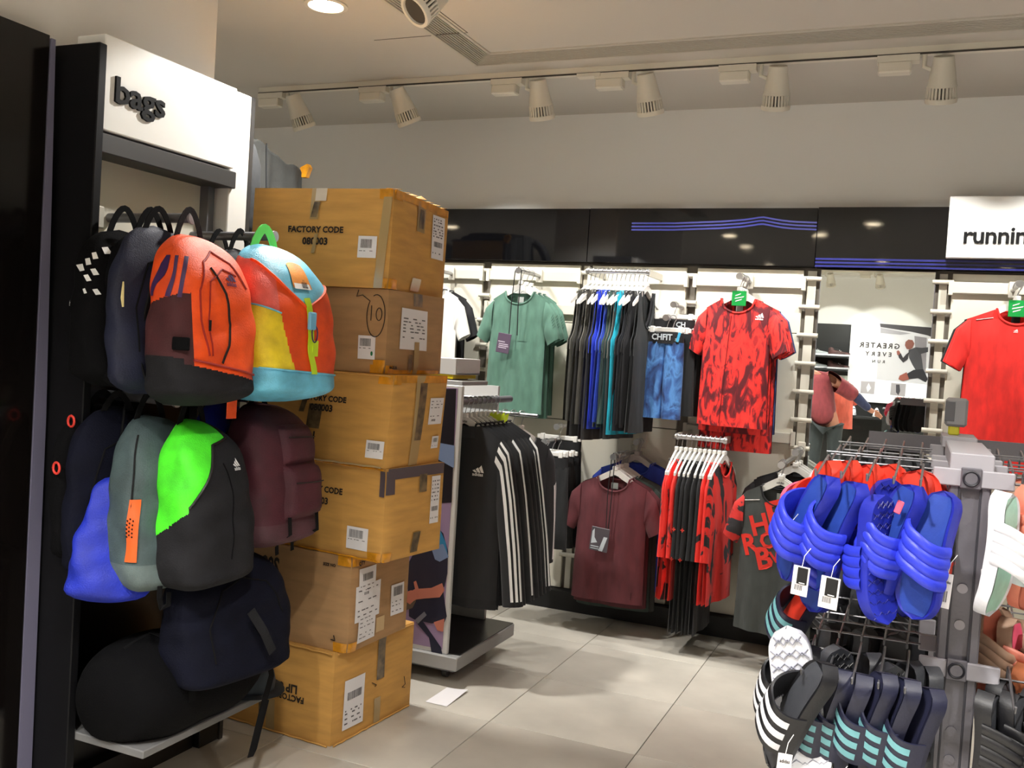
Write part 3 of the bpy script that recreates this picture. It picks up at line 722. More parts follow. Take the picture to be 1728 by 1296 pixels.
# ================================================================ cartons
card_a = pm('tan_cardboard', (204, 154, 80), .8, var=.06, vscale=5, bump=.08, bscale=90, stretch=(1, 1, 6))
card_b = pm('brown_cardboard', (172, 134, 92), .8, var=.06, vscale=5, bump=.08, bscale=90, stretch=(1, 1, 6))
tape_m = pm('amber_tape', (206, 140, 34), .25, var=.15, vscale=20)
tape_c = pm('clear_tape', (176, 150, 104), .18)
tape_k = pm('smoky_printed_tape', (98, 82, 58), .3, var=.35, vscale=30)
purp_t = pm('dark_grey_tape', (84, 74, 80), .4)
label_m = pm('paper_label', (232, 230, 232), .55)
ink = pm('black_ink', (34, 26, 20), .8)
ink_soft = pm('grey_ink', (104, 102, 104), .8)
class Carton:
    def __init__(s, label, loc, rz, w, d, h, mat, seed, shear=0.0):
        s.w, s.d, s.h = w, d, h; s.shear = shear
        r = random.Random(seed); s.ph = [r.uniform(0, 6.28) for _ in range(8)]
        s.t = thing('cardboard_box', label, 'box', loc, (0, 0, rz), 'cardboard boxes stacked beside the bag display')
        b = MB(); n = 14; c = .006
        def face(P, na, nb): b.grid(P, na, nb)
        # six faces, corners rounded in by c
        face(lambda u, v: s.disp(-w+w*u, 0, h*v), n, n)
        face(lambda u, v: s.disp(0, d*u, h*v), n, n)
        face(lambda u, v: s.disp(-w*u, d, h*v), n, n)
        face(lambda u, v: s.disp(-w, d-d*u, h*v), n, n)
        face(lambda u, v: s.disp(-w+w*u, d*v, h), n, n)
        face(lambda u, v: s.disp(-w+w*u, d-d*v, 0), n, n)
        # weld
        key = {}; mp = []; vs = []
        for p in b.v:
            k = tuple(round(q, 5) for q in p)
            if k not in key: key[k] = len(vs); vs.append(p)
            mp.append(key[k])
        b.v = vs; b.f = [tuple(mp[i] for i in f) for f in b.f]
        s.o = b.obj('carton', mat, s.t, True, ang=.5)
    def disp(s, x, y, z):
        w, d, h = s.w, s.d, s.h
        ex = min(-x, w+x)/w; ey = min(y, d-y)/d; ez = min(z, h-z)/h
        bul = .006*(1-(1-min(1, 4*ex))**2)*(1-(1-min(1, 4*ez))**2)
        bur = .006*(1-(1-min(1, 4*ey))**2)*(1-(1-min(1, 4*ez))**2)
        n = .0022*(sin(9*x+7*z+s.ph[0])+sin(13*y-11*z+s.ph[1])+sin(21*x+17*y+s.ph[2]))
        # crushed corners
        cr = .007*max(0, 1-14*min(max(-x, 0), w)/w)*max(0, 1-14*y/d)*max(0, 1-10*min(z, h-z)/h)
        X, Y, Z = x, y, z
        if y <= 1e-6: Y -= bul*.5+n*min(1, 12*ex)*min(1, 12*ez)
        if x >= -1e-6: X += bur*.5+n*min(1, 12*ey)*min(1, 12*ez)
        if x >= -1e-6 and y <= 1e-6: X -= cr+.003; Y += cr+.003
        X += s.shear*z
        return (X, Y, Z)
    def F(s, u, v, off=.0012):
        "front face: u 0..1 left to right, v 0..1 bottom to top"
        p = s.disp(-s.w+s.w*u, 0, s.h*v); return (p[0], p[1]-off-.002, p[2])
    def R(s, u, v, off=.0012):
        "right face: u 0..1 front to back"
        p = s.disp(0, s.d*u, s.h*v); return (p[0]+off+.002, p[1], p[2])
    def T(s, u, v, off=.0015):
        p = s.disp(-s.w+s.w*u, s.d*v, s.h); return (p[0], p[1], p[2]+off)
    def patch(s, fc, u0, v0, u1, v1, name, mat, off=.0012, sk=0.0, parent=None, label=None, n=6):
        fn = getattr(s, fc)
        return MB().grid(lambda a, b: fn(u0+(u1-u0)*a+sk*b, v0+(v1-v0)*b-(sk*.0)*a, off), n, n).obj(name, mat, parent or s.t, True, label)
    def text(s, fc, body, u, v, wd, mat=ink, bold=.04, rot=0, sy=1.0, name='printed_text', parent=None, off=.0018):
        fn = getattr(s, fc); L = s.w if fc == 'F' else s.d; c, q = cos(rot), sin(rot)
        return onto(text_w(body, wd, bold), lambda x, y: fn(u+(x*c-y*sy*q)/L, v+(x*q+y*sy*c)/s.h, off)).obj(name, mat, parent or s.t)
    def sticker(s, fc, u0, v0, u1, v1, bars=(.1, .55, .7, .9), rows=(.3, .22), tilt=0.0, name='shipping_label', dot=False):
        fn = getattr(s, fc)
        def q(a, b, off): return fn(u0+(u1-u0)*a, v0+(v1-v0)*b+tilt*(a-.5), off)
        lb = MB().grid(lambda a, b: q(a, b, .0014), 6, 6).obj(name, label_m, s.t, True)
        if bars:
            r = random.Random(int(u0*977+v0*331)); bm = MB(); x = bars[0]
            while x < bars[2]-.01:
                wd = r.choice((.008, .012, .02)); bm.add([q(x, bars[1], .0022), q(x+wd, bars[1], .0022), q(x+wd, bars[3], .0022), q(x, bars[3], .0022)], [(0, 1, 2, 3)]); x += wd+r.choice((.008, .014))
            o_ = bm.obj('barcode', ink_soft, lb); o_['kind'] = 'stuff'
        lm = MB(); r = random.Random(int(u0*577+v0*131))
        for y in rows:
            x = .08
            while x < .85:
                wd = r.uniform(.05, .18); wd = min(wd, .9-x); lm.add([q(x, y, .0022), q(x+wd, y, .0022), q(x+wd, y+.03, .0022), q(x, y+.03, .0022)], [(0, 1, 2, 3)]); x += wd+r.uniform(.02, .25)
        if lm.f:
            o_ = lm.obj('small_print', ink_soft, lb); o_['kind'] = 'stuff'
        if dot: MB().add([q(.82+.07*cos(2*PI*k/12), .25+.1*sin(2*PI*k/12), .0024) for k in range(12)], [tuple(range(12))]).obj('green_dot', pm('green_dot', (24, 120, 70), .5), lb)
        return lb
    def corner_tape(s, top=True):
        b = MB(); v0, v1 = (.90, 1.0) if top else (0, .10)
        b.grid(lambda a, c: s.F(.90+.1*a, v0+(v1-v0)*c), 4, 4); b.grid(lambda a, c: s.R(.12*a, v0+(v1-v0)*c), 4, 4)
        b.obj('corner_tape', tape_m, s.t, True)
    def edge(s, fc='F', v=1.0, mat=None):
        "raw flap edge along the top or bottom of a face, slightly open"
        fn = getattr(s, fc); r = random.Random(int(v*10)+len(fc)+int(s.w*1000*s.ph[0]))
        pts = [fn(.02+.96*k/20, v, .0035+.0012*sin(3*k+s.ph[3])) for k in range(21)]
        pts = [(p[0], p[1], p[2]+(-.004 if v > .5 else .004)+.0012*sin(2.1*k)) for k, p in enumerate(pts)]
        MB().tube(pts, .0035, 5).obj('flap_edge', mat or card_a, s.t)
W0 = .60
B6 = Carton('bottom cardboard box of the stack, printed upside down, standing on the floor', (-1.865, 2.915, .001), math.radians(-4), W0, .52, .345, card_a, 61)
B5 = Carton('brown cardboard box second from the floor with torn white labels', (-1.828, 2.935, .3475), math.radians(-2), W0, .40, .350, card_b, 51)
B4 = Carton('cardboard box third from the floor with dark grey tape along its top edge', (-1.697, 2.915, .699), math.radians(-7), W0, .36, .334, card_a, 41)
B3 = Carton('cardboard box fourth from the floor marked factory code 080003', (-1.700, 2.905, 1.0345), math.radians(-4), W0, .36, .330, card_a, 31, .06)
B2 = Carton('brown cardboard box second from the top with a circled 10 drawn on it', (-1.732, 2.925, 1.3665), math.radians(0), W0, .42, .298, card_b, 21)
B1 = Carton('topmost large cardboard box of the stack with torn taped corners', (-1.733, 2.915, 1.6665), math.radians(5), .565, .50, .348, card_a, 11, .015)
for bx_, tp in ((B1, 1), (B2, 0), (B3, 1), (B4, 0), (B5, 1), (B5, 0), (B1, 0)): bx_.corner_tape(bool(tp))
# box 1
B1.text('F', 'FACTORY CODE', .475, .545, .225); B1.text('F', '080003', .475, .42, .105)
B1.patch('F', .425, .68, .485, 1.0, 'tape_strip', tape_c); B1.patch('F', .43, .70, .475, .86, 'printed_tape', tape_k, .0018, .02)
B1.patch('F', .455, .87, .535, 1.0, 'white_tape', pm('white_tape', (206, 196, 180), .3), .002)
B1.patch('F', .45, .33, .475, .53, 'peeled_tape', tape_c, .0022, .02)
B1.sticker('F', .78, .30, .905, .52, (.15, .45, .75, .85), (.3,))
B1.patch('R', .40, .66, .56, .98, 'tape_strip', tape_c); B1.patch('R', .44, .70, .53, .90, 'printed_tape', tape_k, .002, .0)
B1.sticker('R', .70, .42, .92, .90, (.15, .28, .85, .40), (.12, .5, .56, .62, .68, .76, .84, .9))
B1.patch('R', .02, .92, .98, 1.0, 'edge_tape', tape_m); B1.patch('F', .90, .0, .96, .92, 'corner_crease', tape_c, .0014, .03)
B1.patch('R', .34, 0.02, .5, .16, 'peeled_tape', tape_c, .0025, .04)
torn = MB()
r_ = random.Random(4)
for k in range(7):
    p = Vector(B1.R(.03+.14*k, 1.0, .002)); a = .04+.02*r_.random()
    torn.slab([p+Vector((-.01, -.01, 0)), p+Vector((.004, a*.6, .004)), p+Vector((-.03, a, .018*r_.random()+.008)), p+Vector((-.05, .01, .006))], (0, 0, 1), .002)
torn.obj('torn_flap', card_a, B1.t)
# box 2
B2.sticker('F', .815, .16, .93, .44, (.12, .55, .75, .88), (.45,), dot=True)
def stroke(bx_, pts, fc='F', r=.0016): MB().tube([getattr(bx_, fc)(u, v, .002) for u, v in pts], r, 5).obj('marker_stroke', ink, bx_.t)
stroke(B2, [(.925+.058*cos(a), .68+.25*sin(a)) for a in [PI*.62-2*PI*.93*k/28 for k in range(29)]]+[(.83, .92), (.79, .90), (.795, .98)])
stroke(B2, [(.895, .80), (.895, .62)]); stroke(B2, [(.945+.018*cos(2*PI*k/14), .70+.075*sin(2*PI*k/14)) for k in range(15)])
B2.sticker('R', .20, .30, .66, .80, None, (.28, .42, .5, .58, .66, .74), tilt=-.01, name='paper_sheet')
B2.text('R', 'MADE IN', .12, .06, .05, sy=1.2)
B2.patch('R', .36, .02, .42, .24, 'printed_tape', tape_k); B2.patch('R', .44, 0, .52, .40, 'tape_strip', tape_c, .003); B2.patch('R', .40, .84, .56, 1.0, 'printed_tape', tape_k)
B2.patch('F', .92, 0, 1.0, .16, 'corner_tape_wide', tape_m); B2.patch('R', .0, .0, .95, .05, 'edge_tape', tape_m)
# box 3
B3.text('F', 'FACTORY CODE', .50, .66, .215); B3.text('F', '080003', .50, .55, .10)
B3.patch('F', .40, .35, .50, .62, 'printed_tape', tape_k, .0015, .01); B3.patch('F', .33, .52, .37, .78, 'printed_tape', tape_k, .0015, .04)
B3.sticker('F', .86, .10, .985, .29, (.12, .5, .78, .85), (.4,))
B3.text('F', 'el', .45, .22, .03); B3.edge('F', 0.0, tape_c); B3.edge('F', 1.0)
B3.patch('R', .40, .0, .56, 1.0, 'tape_strip', tape_c); B3.patch('R', .44, .28, .56, .92, 'printed_tape', tape_k, .002, .03)
B3.sticker('R', .66, .45, .93, .75, (.2, .12, .5, .2), (.3, .62, .74, .86)); B3.sticker('R', .78, .17, .92, .31, (.2, .5, .8, .85), (.2,))
B3.patch('R', .05, .92, .98, 1.0, 'edge_tape', tape_m)
# box 4
B4.text('F', 'FACTORY CODE', .50, .66, .225); B4.text('F', '080003', .50, .53, .10)
B4.sticker('F', .74, .10, .90, .34, (.12, .52, .78, .88), (.42,))
B4.patch('F', .96, .70, 1.0, .97, 'dark_tape', purp_t); B4.patch('R', 0, .72, .14, .97, 'dark_tape', purp_t); B4.patch('R', .02, .88, .98, 1.0, 'dark_tape', purp_t, .002)
B4.patch('R', .55, .70, .68, .90, 'printed_tape', tape_k, .003); B4.patch('R', .45, .04, .58, .26, 'printed_tape', tape_k, .002, .04)
B4.sticker('R', .77, .32, .93, .86, (.15, .26, .85, .36), (.1, .48, .56, .64, .72, .8, .88)); B4.edge('F', 1.0, tape_m); B4.edge('F', 0.0, tape_m)
# box 5
B5.text('F', 'S08', .40, .86, .085, rot=PI, sy=1.5, bold=.03); B5.text('F', 'SIZE NO', .84, .875, .055); B5.text('R', 'QTY', .14, .90, .04)
B5.patch('F', .36, .52, .42, .72, 'printed_tape', tape_k, .0015, .02); B5.patch('F', .40, .05, .46, .30, 'printed_tape', tape_k, .0015)
stroke(B5, [(.905, .17), (.915, .12), (.885, .12)], r=.002)
B5.sticker('R', .10, .56, .38, .86, (.2, .55, .8, .8), (.2, .35)); B5.sticker('R', .06, .30, .48, .68, (.3, .72, .5, .8), (.15, .3, .55, .85)); B5.sticker('R', .12, .07, .42, .36, None, (.15, .3, .55, .7, .85))
B5.sticker('R', .68, .22, .90, .56, (.18, .62, .85, .92), (.12, .3, .42)); B5.patch('R', .44, .10, .58, .26, 'torn_paper', pm('torn_paper', (206, 176, 130), .6), .0016)
B5.patch('R', .56, .86, .66, 1.0, 'printed_tape', tape_k)
# box 6
B6.text('F', 'FACTORY CODE', .60, .46, .235, rot=PI); B6.text('F', 'LIP 80003', .60, .57, .17, rot=PI)
B6.patch('F', .50, .02, .57, .36, 'tape_strip', tape_c); B6.patch('F', .40, .70, .47, .92, 'printed_tape', tape_k, .0015, .03); B6.patch('F', .44, .10, .48, .3, 'printed_tape', tape_k)
B6.edge('F', 1.0); B6.edge('F', 0.0); B6.edge('R', 1.0); B6.edge('R', 0.0)
B6.patch('R', .52, .50, .62, .97, 'printed_tape', tape_k, .0015); B6.patch('R', .50, .0, .58, .3, 'tape_strip', tape_c)
B6.sticker('R', .12, .12, .36, .66, (.15, .58, .85, .74), (.1, .2, .3, .36)); stroke(B6, [(.46, .50), (.52, .45), (.50, .44)], 'R', .0015); stroke(B6, [(.88, .40), (.90, .30), (.86, .28), (.90, .26)], 'R', .0015)
# carton on top, draped with a dark jacket
sk_ = thing('stock_shelf', 'tall grey stock shelf hidden behind the box stack, carrying the topmost box', 'shelf', (0, 0, 0))
SX0, SX1, SY0, SY1, SZ = -3.36, -2.885, 3.46, 3.96, 2.03
for x in (SX0, SX1-.03):
    for y in (SY0, SY1-.03): MB().box((x, y, 0), (x+.03, y+.03, SZ-.02)).obj('post', satin_m, sk_)
for z in (.12, .75, 1.38, SZ): MB().cbox((SX0, SY0, z-.02), (SX1, SY1, z), .003).obj('shelf_board', satin_m, sk_)
BT = Carton('cardboard box high behind the stack, hidden under a grey jacket', (-2.90, 3.475, SZ+.0015), math.radians(0), .42, .46, .26, card_a, 71)
jk = thing('draped_jacket', 'dark grey jacket thrown over the high box behind the stack', 'jacket', (0, 0, 0))
gj = pm('grey_jacket_cloth', (44, 45, 43), .9, var=.12, vscale=9, bump=.4, bscale=30); dj = pm('dark_sleeve_cloth', (26, 28, 30), .9, bump=.3, bscale=40)
def drape(u, v):
    y = 3.435+.515*v; tp = 2.385+.030*sin(PI*min(1, v*1.5))-.07*v+.006*sin(23*v)
    fo = .016*sin(17*v+1)+.010*sin(31*v)+.012*sin(9*v)
    if u < .4:
        q = u/.4; return (-3.33+.452*q, y, tp+.012*sin(3*q+4*v)-.02*(1-q)-.012*q**6)
    q = (u-.4)/.6; return (-2.872+fo*(.2+.8*q)+.012*q, y, tp-.012-(tp-2.04)*q)
MB().grid(drape, 48, 70).obj('jacket_body', gj, jk, True, ang=None)
MB().grid(lambda u, v: (-3.33+.458*u, 3.433+.010*sin(14*u)*(1-v)-.006, 2.04+(2.375-2.04)*v), 20, 8).obj('front_fold', gj, jk, True, ang=None)
MB().tube([(-2.86, 3.43, 2.34), (-2.80, 3.42, 2.30), (-2.76, 3.41, 2.22), (-2.745, 3.405, 2.10), (-2.75, 3.40, 1.98), (-2.77, 3.40, 1.82)], [.05, .058, .056, .05, .042, .034], 14, flat=.6).obj('sleeve', dj, jk, True, ang=None)
MB().tube([Vector(drape(.4+.6*k/8, .42))+Vector((.004, 0, 0)) for k in range(9)], .0035, 6).obj('seam', dj, jk)
tp_ = MB().slab([(-2.885, 3.945, 2.318), (-2.845, 3.945, 2.335), (-2.832, 3.945, 2.318), (-2.85, 3.945, 2.27), (-2.88, 3.945, 2.27)], (0, 1, 0), .03).obj('carton_corner', tape_m, BT.t)
tp_.location = (2.90, -3.475, -SZ-.0015)

# sheet of paper on the floor
pp = MB().grid(lambda u, v: (-1.79+.10*u, 3.50+.20*v, .002+.010*u*u*v), 6, 6).obj('paper_sheet', label_m, None, True); tag(pp, 'white sheet of paper on the floor behind the bottom box', 'paper')

# ================================================================ mobile rail stand with end poster
gd = thing('mobile_stand', 'grey wheeled garment stand with a rugby poster on its end panel', 'display stand', (0, 0, 0))
gwhite = pm('stand_white', (206, 206, 204), .45)
MB().cbox((-2.42, 3.70, .075), (-1.752, 4.34, .135), .004).obj('base_frame', pm('stand_grey', (150, 150, 148), .5), gd)
MB().cbox((-2.40, 3.78, .04), (-1.80, 4.27, .076), .003).obj('under_frame', satin_m, gd)
MB().box((-2.40, 3.74, .135), (-1.758, 4.335, .139)).obj('deck', pm('deck_black', (24, 20, 20), .35), gd)
for x, y in ((-1.86, 3.82), (-1.86, 4.22), (-2.30, 3.82), (-2.30, 4.22)):
    c_ = MB().lathe([(.0001, -.012), (.020, -.012), (.020, .012), (.0001, .012)], 14, 'x', (x, y, .021)).obj('castor', pm('castor_rubber', (60, 60, 62), .5), gd, True)
    MB().box((x-.016, y-.014, .028), (x+.016, y+.014, .045)).obj('castor_fork', satin_m, c_)
EPX0, EPX1, EPZ0, EPZ1 = -2.36, -1.812, .135, 1.312
MB().cbox((EPX0, 3.72, EPZ0), (EPX1, 3.742, EPZ1), .003).obj('end_panel', gwhite, gd)
MB().box((-2.36, 4.30, EPZ0), (-1.90, 4.322, 1.30)).obj('far_panel', gwhite, gd)
MB().box((-2.12, 3.742, .139), (-2.10, 4.30, 1.24)).obj('spine', gwhite, gd)
for y in (3.775, 4.28):
    MB().tube([(-2.10, y, 1.235), (-1.838, y, 1.235)], .009, 8).obj('rail_arm', chrome_m, gd, True)
RX, RZ1 = -1.838, 1.242
MB().lathe([(.0001, 3.762), (.0165, 3.762), (.0165, 4.31), (.0001, 4.31)], 16, 'y', (RX, 0, RZ1)).obj('rail', satin_m, gd, True)
MB().tube([(-1.96, 4.345, 1.168), (-1.70, 4.345, 1.168)], .0095, 10).obj('rail', chrome_m, gd, True, label='short chrome cross rail at the far end')
MB().cbox((-2.2, 3.735, 1.312), (-1.82, 4.0, 1.332), .003).obj('top_cap', pm('stand_grey', (150, 150, 148), .5), gd)
tray = thing('price_tray', 'white tray with a yellow front strip on top of the wheeled stand', 'tray', (0, 0, 0))
MB().box((-2.2, 3.76, 1.356), (-1.865, 4.0, 1.362)).cbox((-2.2, 3.752, 1.356), (-1.865, 3.764, 1.428), .002).cbox((-1.875, 3.764, 1.356), (-1.865, 4.0, 1.428), .002).cbox((-2.2, 3.99, 1.356), (-1.875, 4.0, 1.428), .002).obj('tray_body', gwhite, tray)
MB().box((-2.2, 3.755, 1.338), (-1.88, 3.99, 1.3555)).obj('yellow_strip', pm('yellow_card', (228, 206, 30), .5), tray)
MB().box((-2.15, 3.78, 1.3325), (-1.90, 3.95, 1.3375)).obj('tray_foot', satin_m, tray)
# printed poster on the end panel (flat print, colours as printed)
pl = MB().box((EPX0+.012, 3.7185, EPZ0+.02), (EPX1-.022, 3.7198, EPZ1-.012)).obj('poster', pm('poster_lilac', (150, 128, 160), .4), gd)
def pr(name, pts, mat, lay=1):
    "flat printed shape, photo positions taken on the poster plane"
    Y = 3.7183-.0003*lay
    P = [at(x, y, Y) for x, y in pts]
    MB().slab(P, (0, -1, 0), .0002).obj(name, mat, pl)
pnavy = pm('poster_navy', (34, 38, 58), .4); pskin = pm('poster_skin', (196, 122, 104), .4); pblue = pm('poster_blue', (48, 130, 176), .4); pltb = pm('poster_pale_blue', (120, 140, 176), .4); pball = pm('poster_ball', (96, 84, 74), .4); pdk = pm('poster_dark', (24, 24, 34), .4); pgr = pm('poster_grey', (124, 124, 134), .4)
pr('printed_dark_sky', [(690, 656), (770, 656), (762, 848), (690, 852)], pdk, 1)
pr('printed_blue_band', [(690, 738), (767, 752), (766, 790), (690, 748)], pltb, 2)
pr('printed_shirt', [(684, 960), (700, 930), (724, 905), (738, 890), (748, 900), (756, 930), (755, 968), (750, 990), (726, 1004), (690, 1010)], pnavy, 2)
pr('printed_sleeve', [(735, 890), (742, 893), (752, 915), (756, 940), (746, 945), (738, 930)], pblue, 3)
pr('printed_collar', [(727, 922), (748, 918), (757, 940), (742, 948), (734, 944)], pltb, 4)
pr('printed_shorts', [(690, 1010), (724, 1004), (748, 998), (754, 1040), (750, 1050), (728, 1052), (700, 1046), (690, 1040)], pnavy, 3)
pr('printed_arm', [(690, 1000), (700, 994), (728, 992), (746, 984), (750, 996), (742, 1008), (716, 1010), (700, 1012), (692, 1020), (686, 1016)], pskin, 5)
pr('printed_hand', [(682, 1000), (694, 996), (704, 1000), (706, 1010), (694, 1016), (684, 1014)], pskin, 6)
pr('printed_thumb', [(698, 982), (702, 980), (708, 998), (702, 1002)], pskin, 7)
pr('printed_ball', [(680, 1006), (692, 1004), (702, 1014), (696, 1026), (684, 1030)], pball, 4)
pr('printed_sock', [(702, 1050), (712, 1046), (744, 1092), (748, 1112), (740, 1116), (728, 1100), (724, 1076)], pnavy, 4)
pr('printed_wristband', [(700, 1046), (716, 1032), (720, 1038), (705, 1053)], pgr, 6)
pr('printed_knee', [(732, 1050), (750, 1044), (748, 1066), (738, 1064)], pskin, 4)
# ================================================================ garments and hangers
cloth = dict(bump=.55, bscale=13, stretch=(1, 1, .32), sheen=.08)
def fab(name, rgb, var=.08, **k):
    a = dict(var=var, vscale=30, **cloth); a.update(k); return pm(name, rgb, .85, **a)
hang_w = pm('hanger_white', (238, 237, 232), .35)
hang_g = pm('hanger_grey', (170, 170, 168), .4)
_hm = {}
def hanger(label, loc, rz, group, wid=.168, mat=None, word=False):
    mat = mat or hang_w
    key = (wid, mat.name)
    if key not in _hm:
        b = MB(); n = 16; vs = []
        for i in range(n+1):
            x = -wid+2*wid*i/n; ax = abs(x)/wid
            zu = -.066-.106*ax**1.22; zl = zu-.036+.020*ax**2+(.0 if ax > .15 else .004)
            th = .005
            vs += [(x, -th, zl), (x, -th, zu), (x, th, zu), (x, th, zl)]
        fs = []
        for i in range(n):
            for k in range(4):
                fs.append((i*4+k, i*4+4+k, i*4+4+(k+1) % 4, i*4+(k+1) % 4))
        fs += [(0, 1, 2, 3), tuple(n*4+k for k in (3, 2, 1, 0))]
        b.add(vs, fs); b.cbox((-.014, -.009, -.074), (.014, .009, -.052), .003)
        R_ = .0185
        hk = MB().tube([(R_*cos(a), 0, R_*sin(a)) for a in [PI*1.12-PI*1.42*k/12 for k in range(13)]]+[(.004, 0, -.034), (0, 0, -.054)], .0021, 6)
        _hm[key] = (b.mesh('hanger_body', mat, True, .6), hk.mesh('hook', chrome_m, True))
    t = thing('hanger', label, 'hanger', loc, (0, 0, rz), group)
    o = put('hanger_body', _hm[key][0], t); put('hook', _hm[key][1], t)
    if word: onto(text_w('adidas', .036, .02), lambda x, y: (x, -.0105, -.093+y)).obj('lettering', ink, t)
    return t
class Shirt:
    "hanging garment, origin at the rail, front towards -y"
    def __init__(s, W=.17, xs=.165, zn=-.114, zs=-.160, zh=-.79, nw=.088, scoop=.070, arm=-.345, t=.035, amp=.017, seed=0, sleeve='short', sl=None, pw=.8, hemcurve=.0, folds=(3.3, 6.1), ts=.03):
        s.W, s.xs, s.zn, s.zs, s.zh, s.nw, s.scoop, s.arm, s.t, s.amp, s.pw, s.hc, s.fk, s.ts = W, xs, zn, zs, zh, nw, scoop, arm, t, amp, pw, hemcurve, folds, ts
        r = random.Random(seed); s.ph = [r.uniform(0, 6.28) for _ in range(6)]; s.rev = r.choice((1, -1))
        s.sleeve = sleeve
        if sleeve == 'short': s.sl = sl or dict(top=[(.97, 0), (xs+.045, zs-.050), (xs+.092, zs-.205)], bot=[(W*.93, arm-.02), (W*.96, arm-.01), (W+.018, arm-.065)])
        elif sleeve == 'long': s.sl = sl
        else: s.sl = None
    def ztop(s, x, front):
        ax = abs(x)
        if ax < s.nw:
            k = max(0, 1-(ax/s.nw)**2)**.5
            return s.zn-(s.scoop if front else .012)*k
        return s.zn+(s.zs-s.zn)*min(1, (ax-s.nw)/max(1e-5, s.xs-s.nw))
    def hw(s, v):
        z = s.zh+v*(s.zs-s.zh)
        if z < s.arm: return s.W*(1+.05*((s.arm-z)/(s.arm-s.zh))*(1 if s.sleeve != 'tank' else .6))
        return s.W+(s.xs-s.W)*((z-s.arm)/(s.zs-s.arm))**s.pw
    def fold(s, x, v):
        q = x/s.W
        return s.amp*(1-v)**.7*(.55*sin(s.fk[0]*q+s.ph[0]+.8*v)+.45*sin(s.fk[1]*q+s.ph[1]-1.3*v)+.25*sin(11*q+s.ph[2]+2*v))+.25*s.amp*sin(4*q+5*v+s.ph[3])*(1-v)
    def pt(s, sg, a, v):
        "sg -1 front, +1 back; a -1..1 across; v 0 hem .. 1 top"
        x = a*s.hw(v); zt = s.ztop(x, sg < 0); zh = s.zh-s.hc*(1-a*a)
        z = zh+v*(zt-zh)
        c = (1-a*a)**.5
        th = s.t*c*(1-.55*v**3)+.0085
        if abs(a)*s.hw(1) > s.nw: th *= 1-.6*max(0, (v-.85)/.15)
        return Vector((x, sg*th+s.fold(x, v), z))
    def surf(s, x, z, off=.002):
        "point on the front sheet"
        zt = s.ztop(x, True); zh = s.zh; v = (z-zh)/(zt-zh); v = max(0, min(1, v))
        a = max(-.995, min(.995, x/s.hw(v)))
        q = s.pt(-1, a, v); q.y -= off; q.x = x; q.z = z; return q
    def slv(s, sg, f, ang):
        "sleeve point; sg side, f 0 shoulder..1 cuff, ang 0 top(outer) pi/2 front"
        T = [(p[0]*s.xs, s.zs) if i == 0 else p for i, p in enumerate(s.sl['top'])]; B = s.sl['bot']
        n = len(T)-1; q = f*n; i = min(n-1, int(q)); r = q-i
        sm = r
        tx, tz = T[i][0]+(T[i+1][0]-T[i][0])*sm, T[i][1]+(T[i+1][1]-T[i][1])*sm
        bx_, bz = B[i][0]+(B[i+1][0]-B[i][0])*sm, B[i][1]+(B[i+1][1]-B[i][1])*sm
        cx, cz = (tx+bx_)/2, (tz+bz)/2; hx, hz = (tx-bx_)/2, (tz-bz)/2
        wr = s.amp*.25*sin(9*f+s.ph[4]+2*ang)
        return Vector((sg*(cx+hx*cos(ang)), -(s.ts*(.7+.3*f)+wr)*sin(ang)+s.fold(sg*s.W, .55)*.6, cz+hz*cos(ang)))
    def build(s, t, mat, sl_mat=None, collar_mat=None, nu=26, nv=30, stack=False):
        b = MB()
        b.grid(lambda u, v: s.pt(-1, 2*u-1, v), nu, nv); b.grid(lambda u, v: s.pt(1, 1-2*u, v), nu, nv)
        b.obj('body', mat, t, True, ang=None)
        if s.sl:
            for sg in (-1, 1):
                MB().grid(lambda u, v: s.slv(sg, v, 2*PI*u*(1 if sg > 0 else -1)), 18, 14 if s.sleeve == 'long' else 8, cu=True).obj('sleeve', sl_mat or mat, t, True, ang=None)
        n = 14
        if s.nw > .02:
            if s.sleeve == 'tank':
                for sg in (-1, 1):
                    MB().tube([s.pt(-1, sg*.999, .55+.45*k/12) for k in range(13)]+[s.pt(1, sg*.999, 1-.45*k/12) for k in range(13)], .0035, 5, flat=.6).obj('binding', collar_mat or mat, t, True)
            fr = [s.pt(-1, x/s.hw(1), 1)+Vector((0, -.001, 0)) for x in [-s.nw+2*s.nw*k/n for k in range(n+1)]]
            bk = [s.pt(1, x/s.hw(1), 1)+Vector((0, .001, 0)) for x in [s.nw-2*s.nw*k/n for k in range(n+1)]]
            MB().tube(fr+bk, .0055, 6, closed=True, flat=.7).obj('collar', collar_mat or mat, t, True)
        return t
    def art(s, t, mb, x, z, name, mat, off=.0025, sx=1, sz=1, label=None):
        return onto(mb, lambda a, b: s.surf(x+a*sx, z+b*sz, off)).obj(name, mat, t, label=label)
    def neck_label(s, t, mat=None):
        MB().box((-.018, s.t*.4-.004, s.zn-.06), (.018, s.t*.4-.002, s.zn-.028)).obj('neck_label', mat or pm('grey_neck_print', (170, 176, 172), .7), t)
def drop_tag(t, x, z, y, mat, w_=.03, h_=.05, name='price_tag', tilt=0.1):
    MB().box((-w_/2, -.0006, -h_), (w_/2, .0006, 0)).xf(Matrix.Translation((x, y, z)) @ Matrix.Rotation(tilt, 4, 'Y')).obj(name, mat, t)
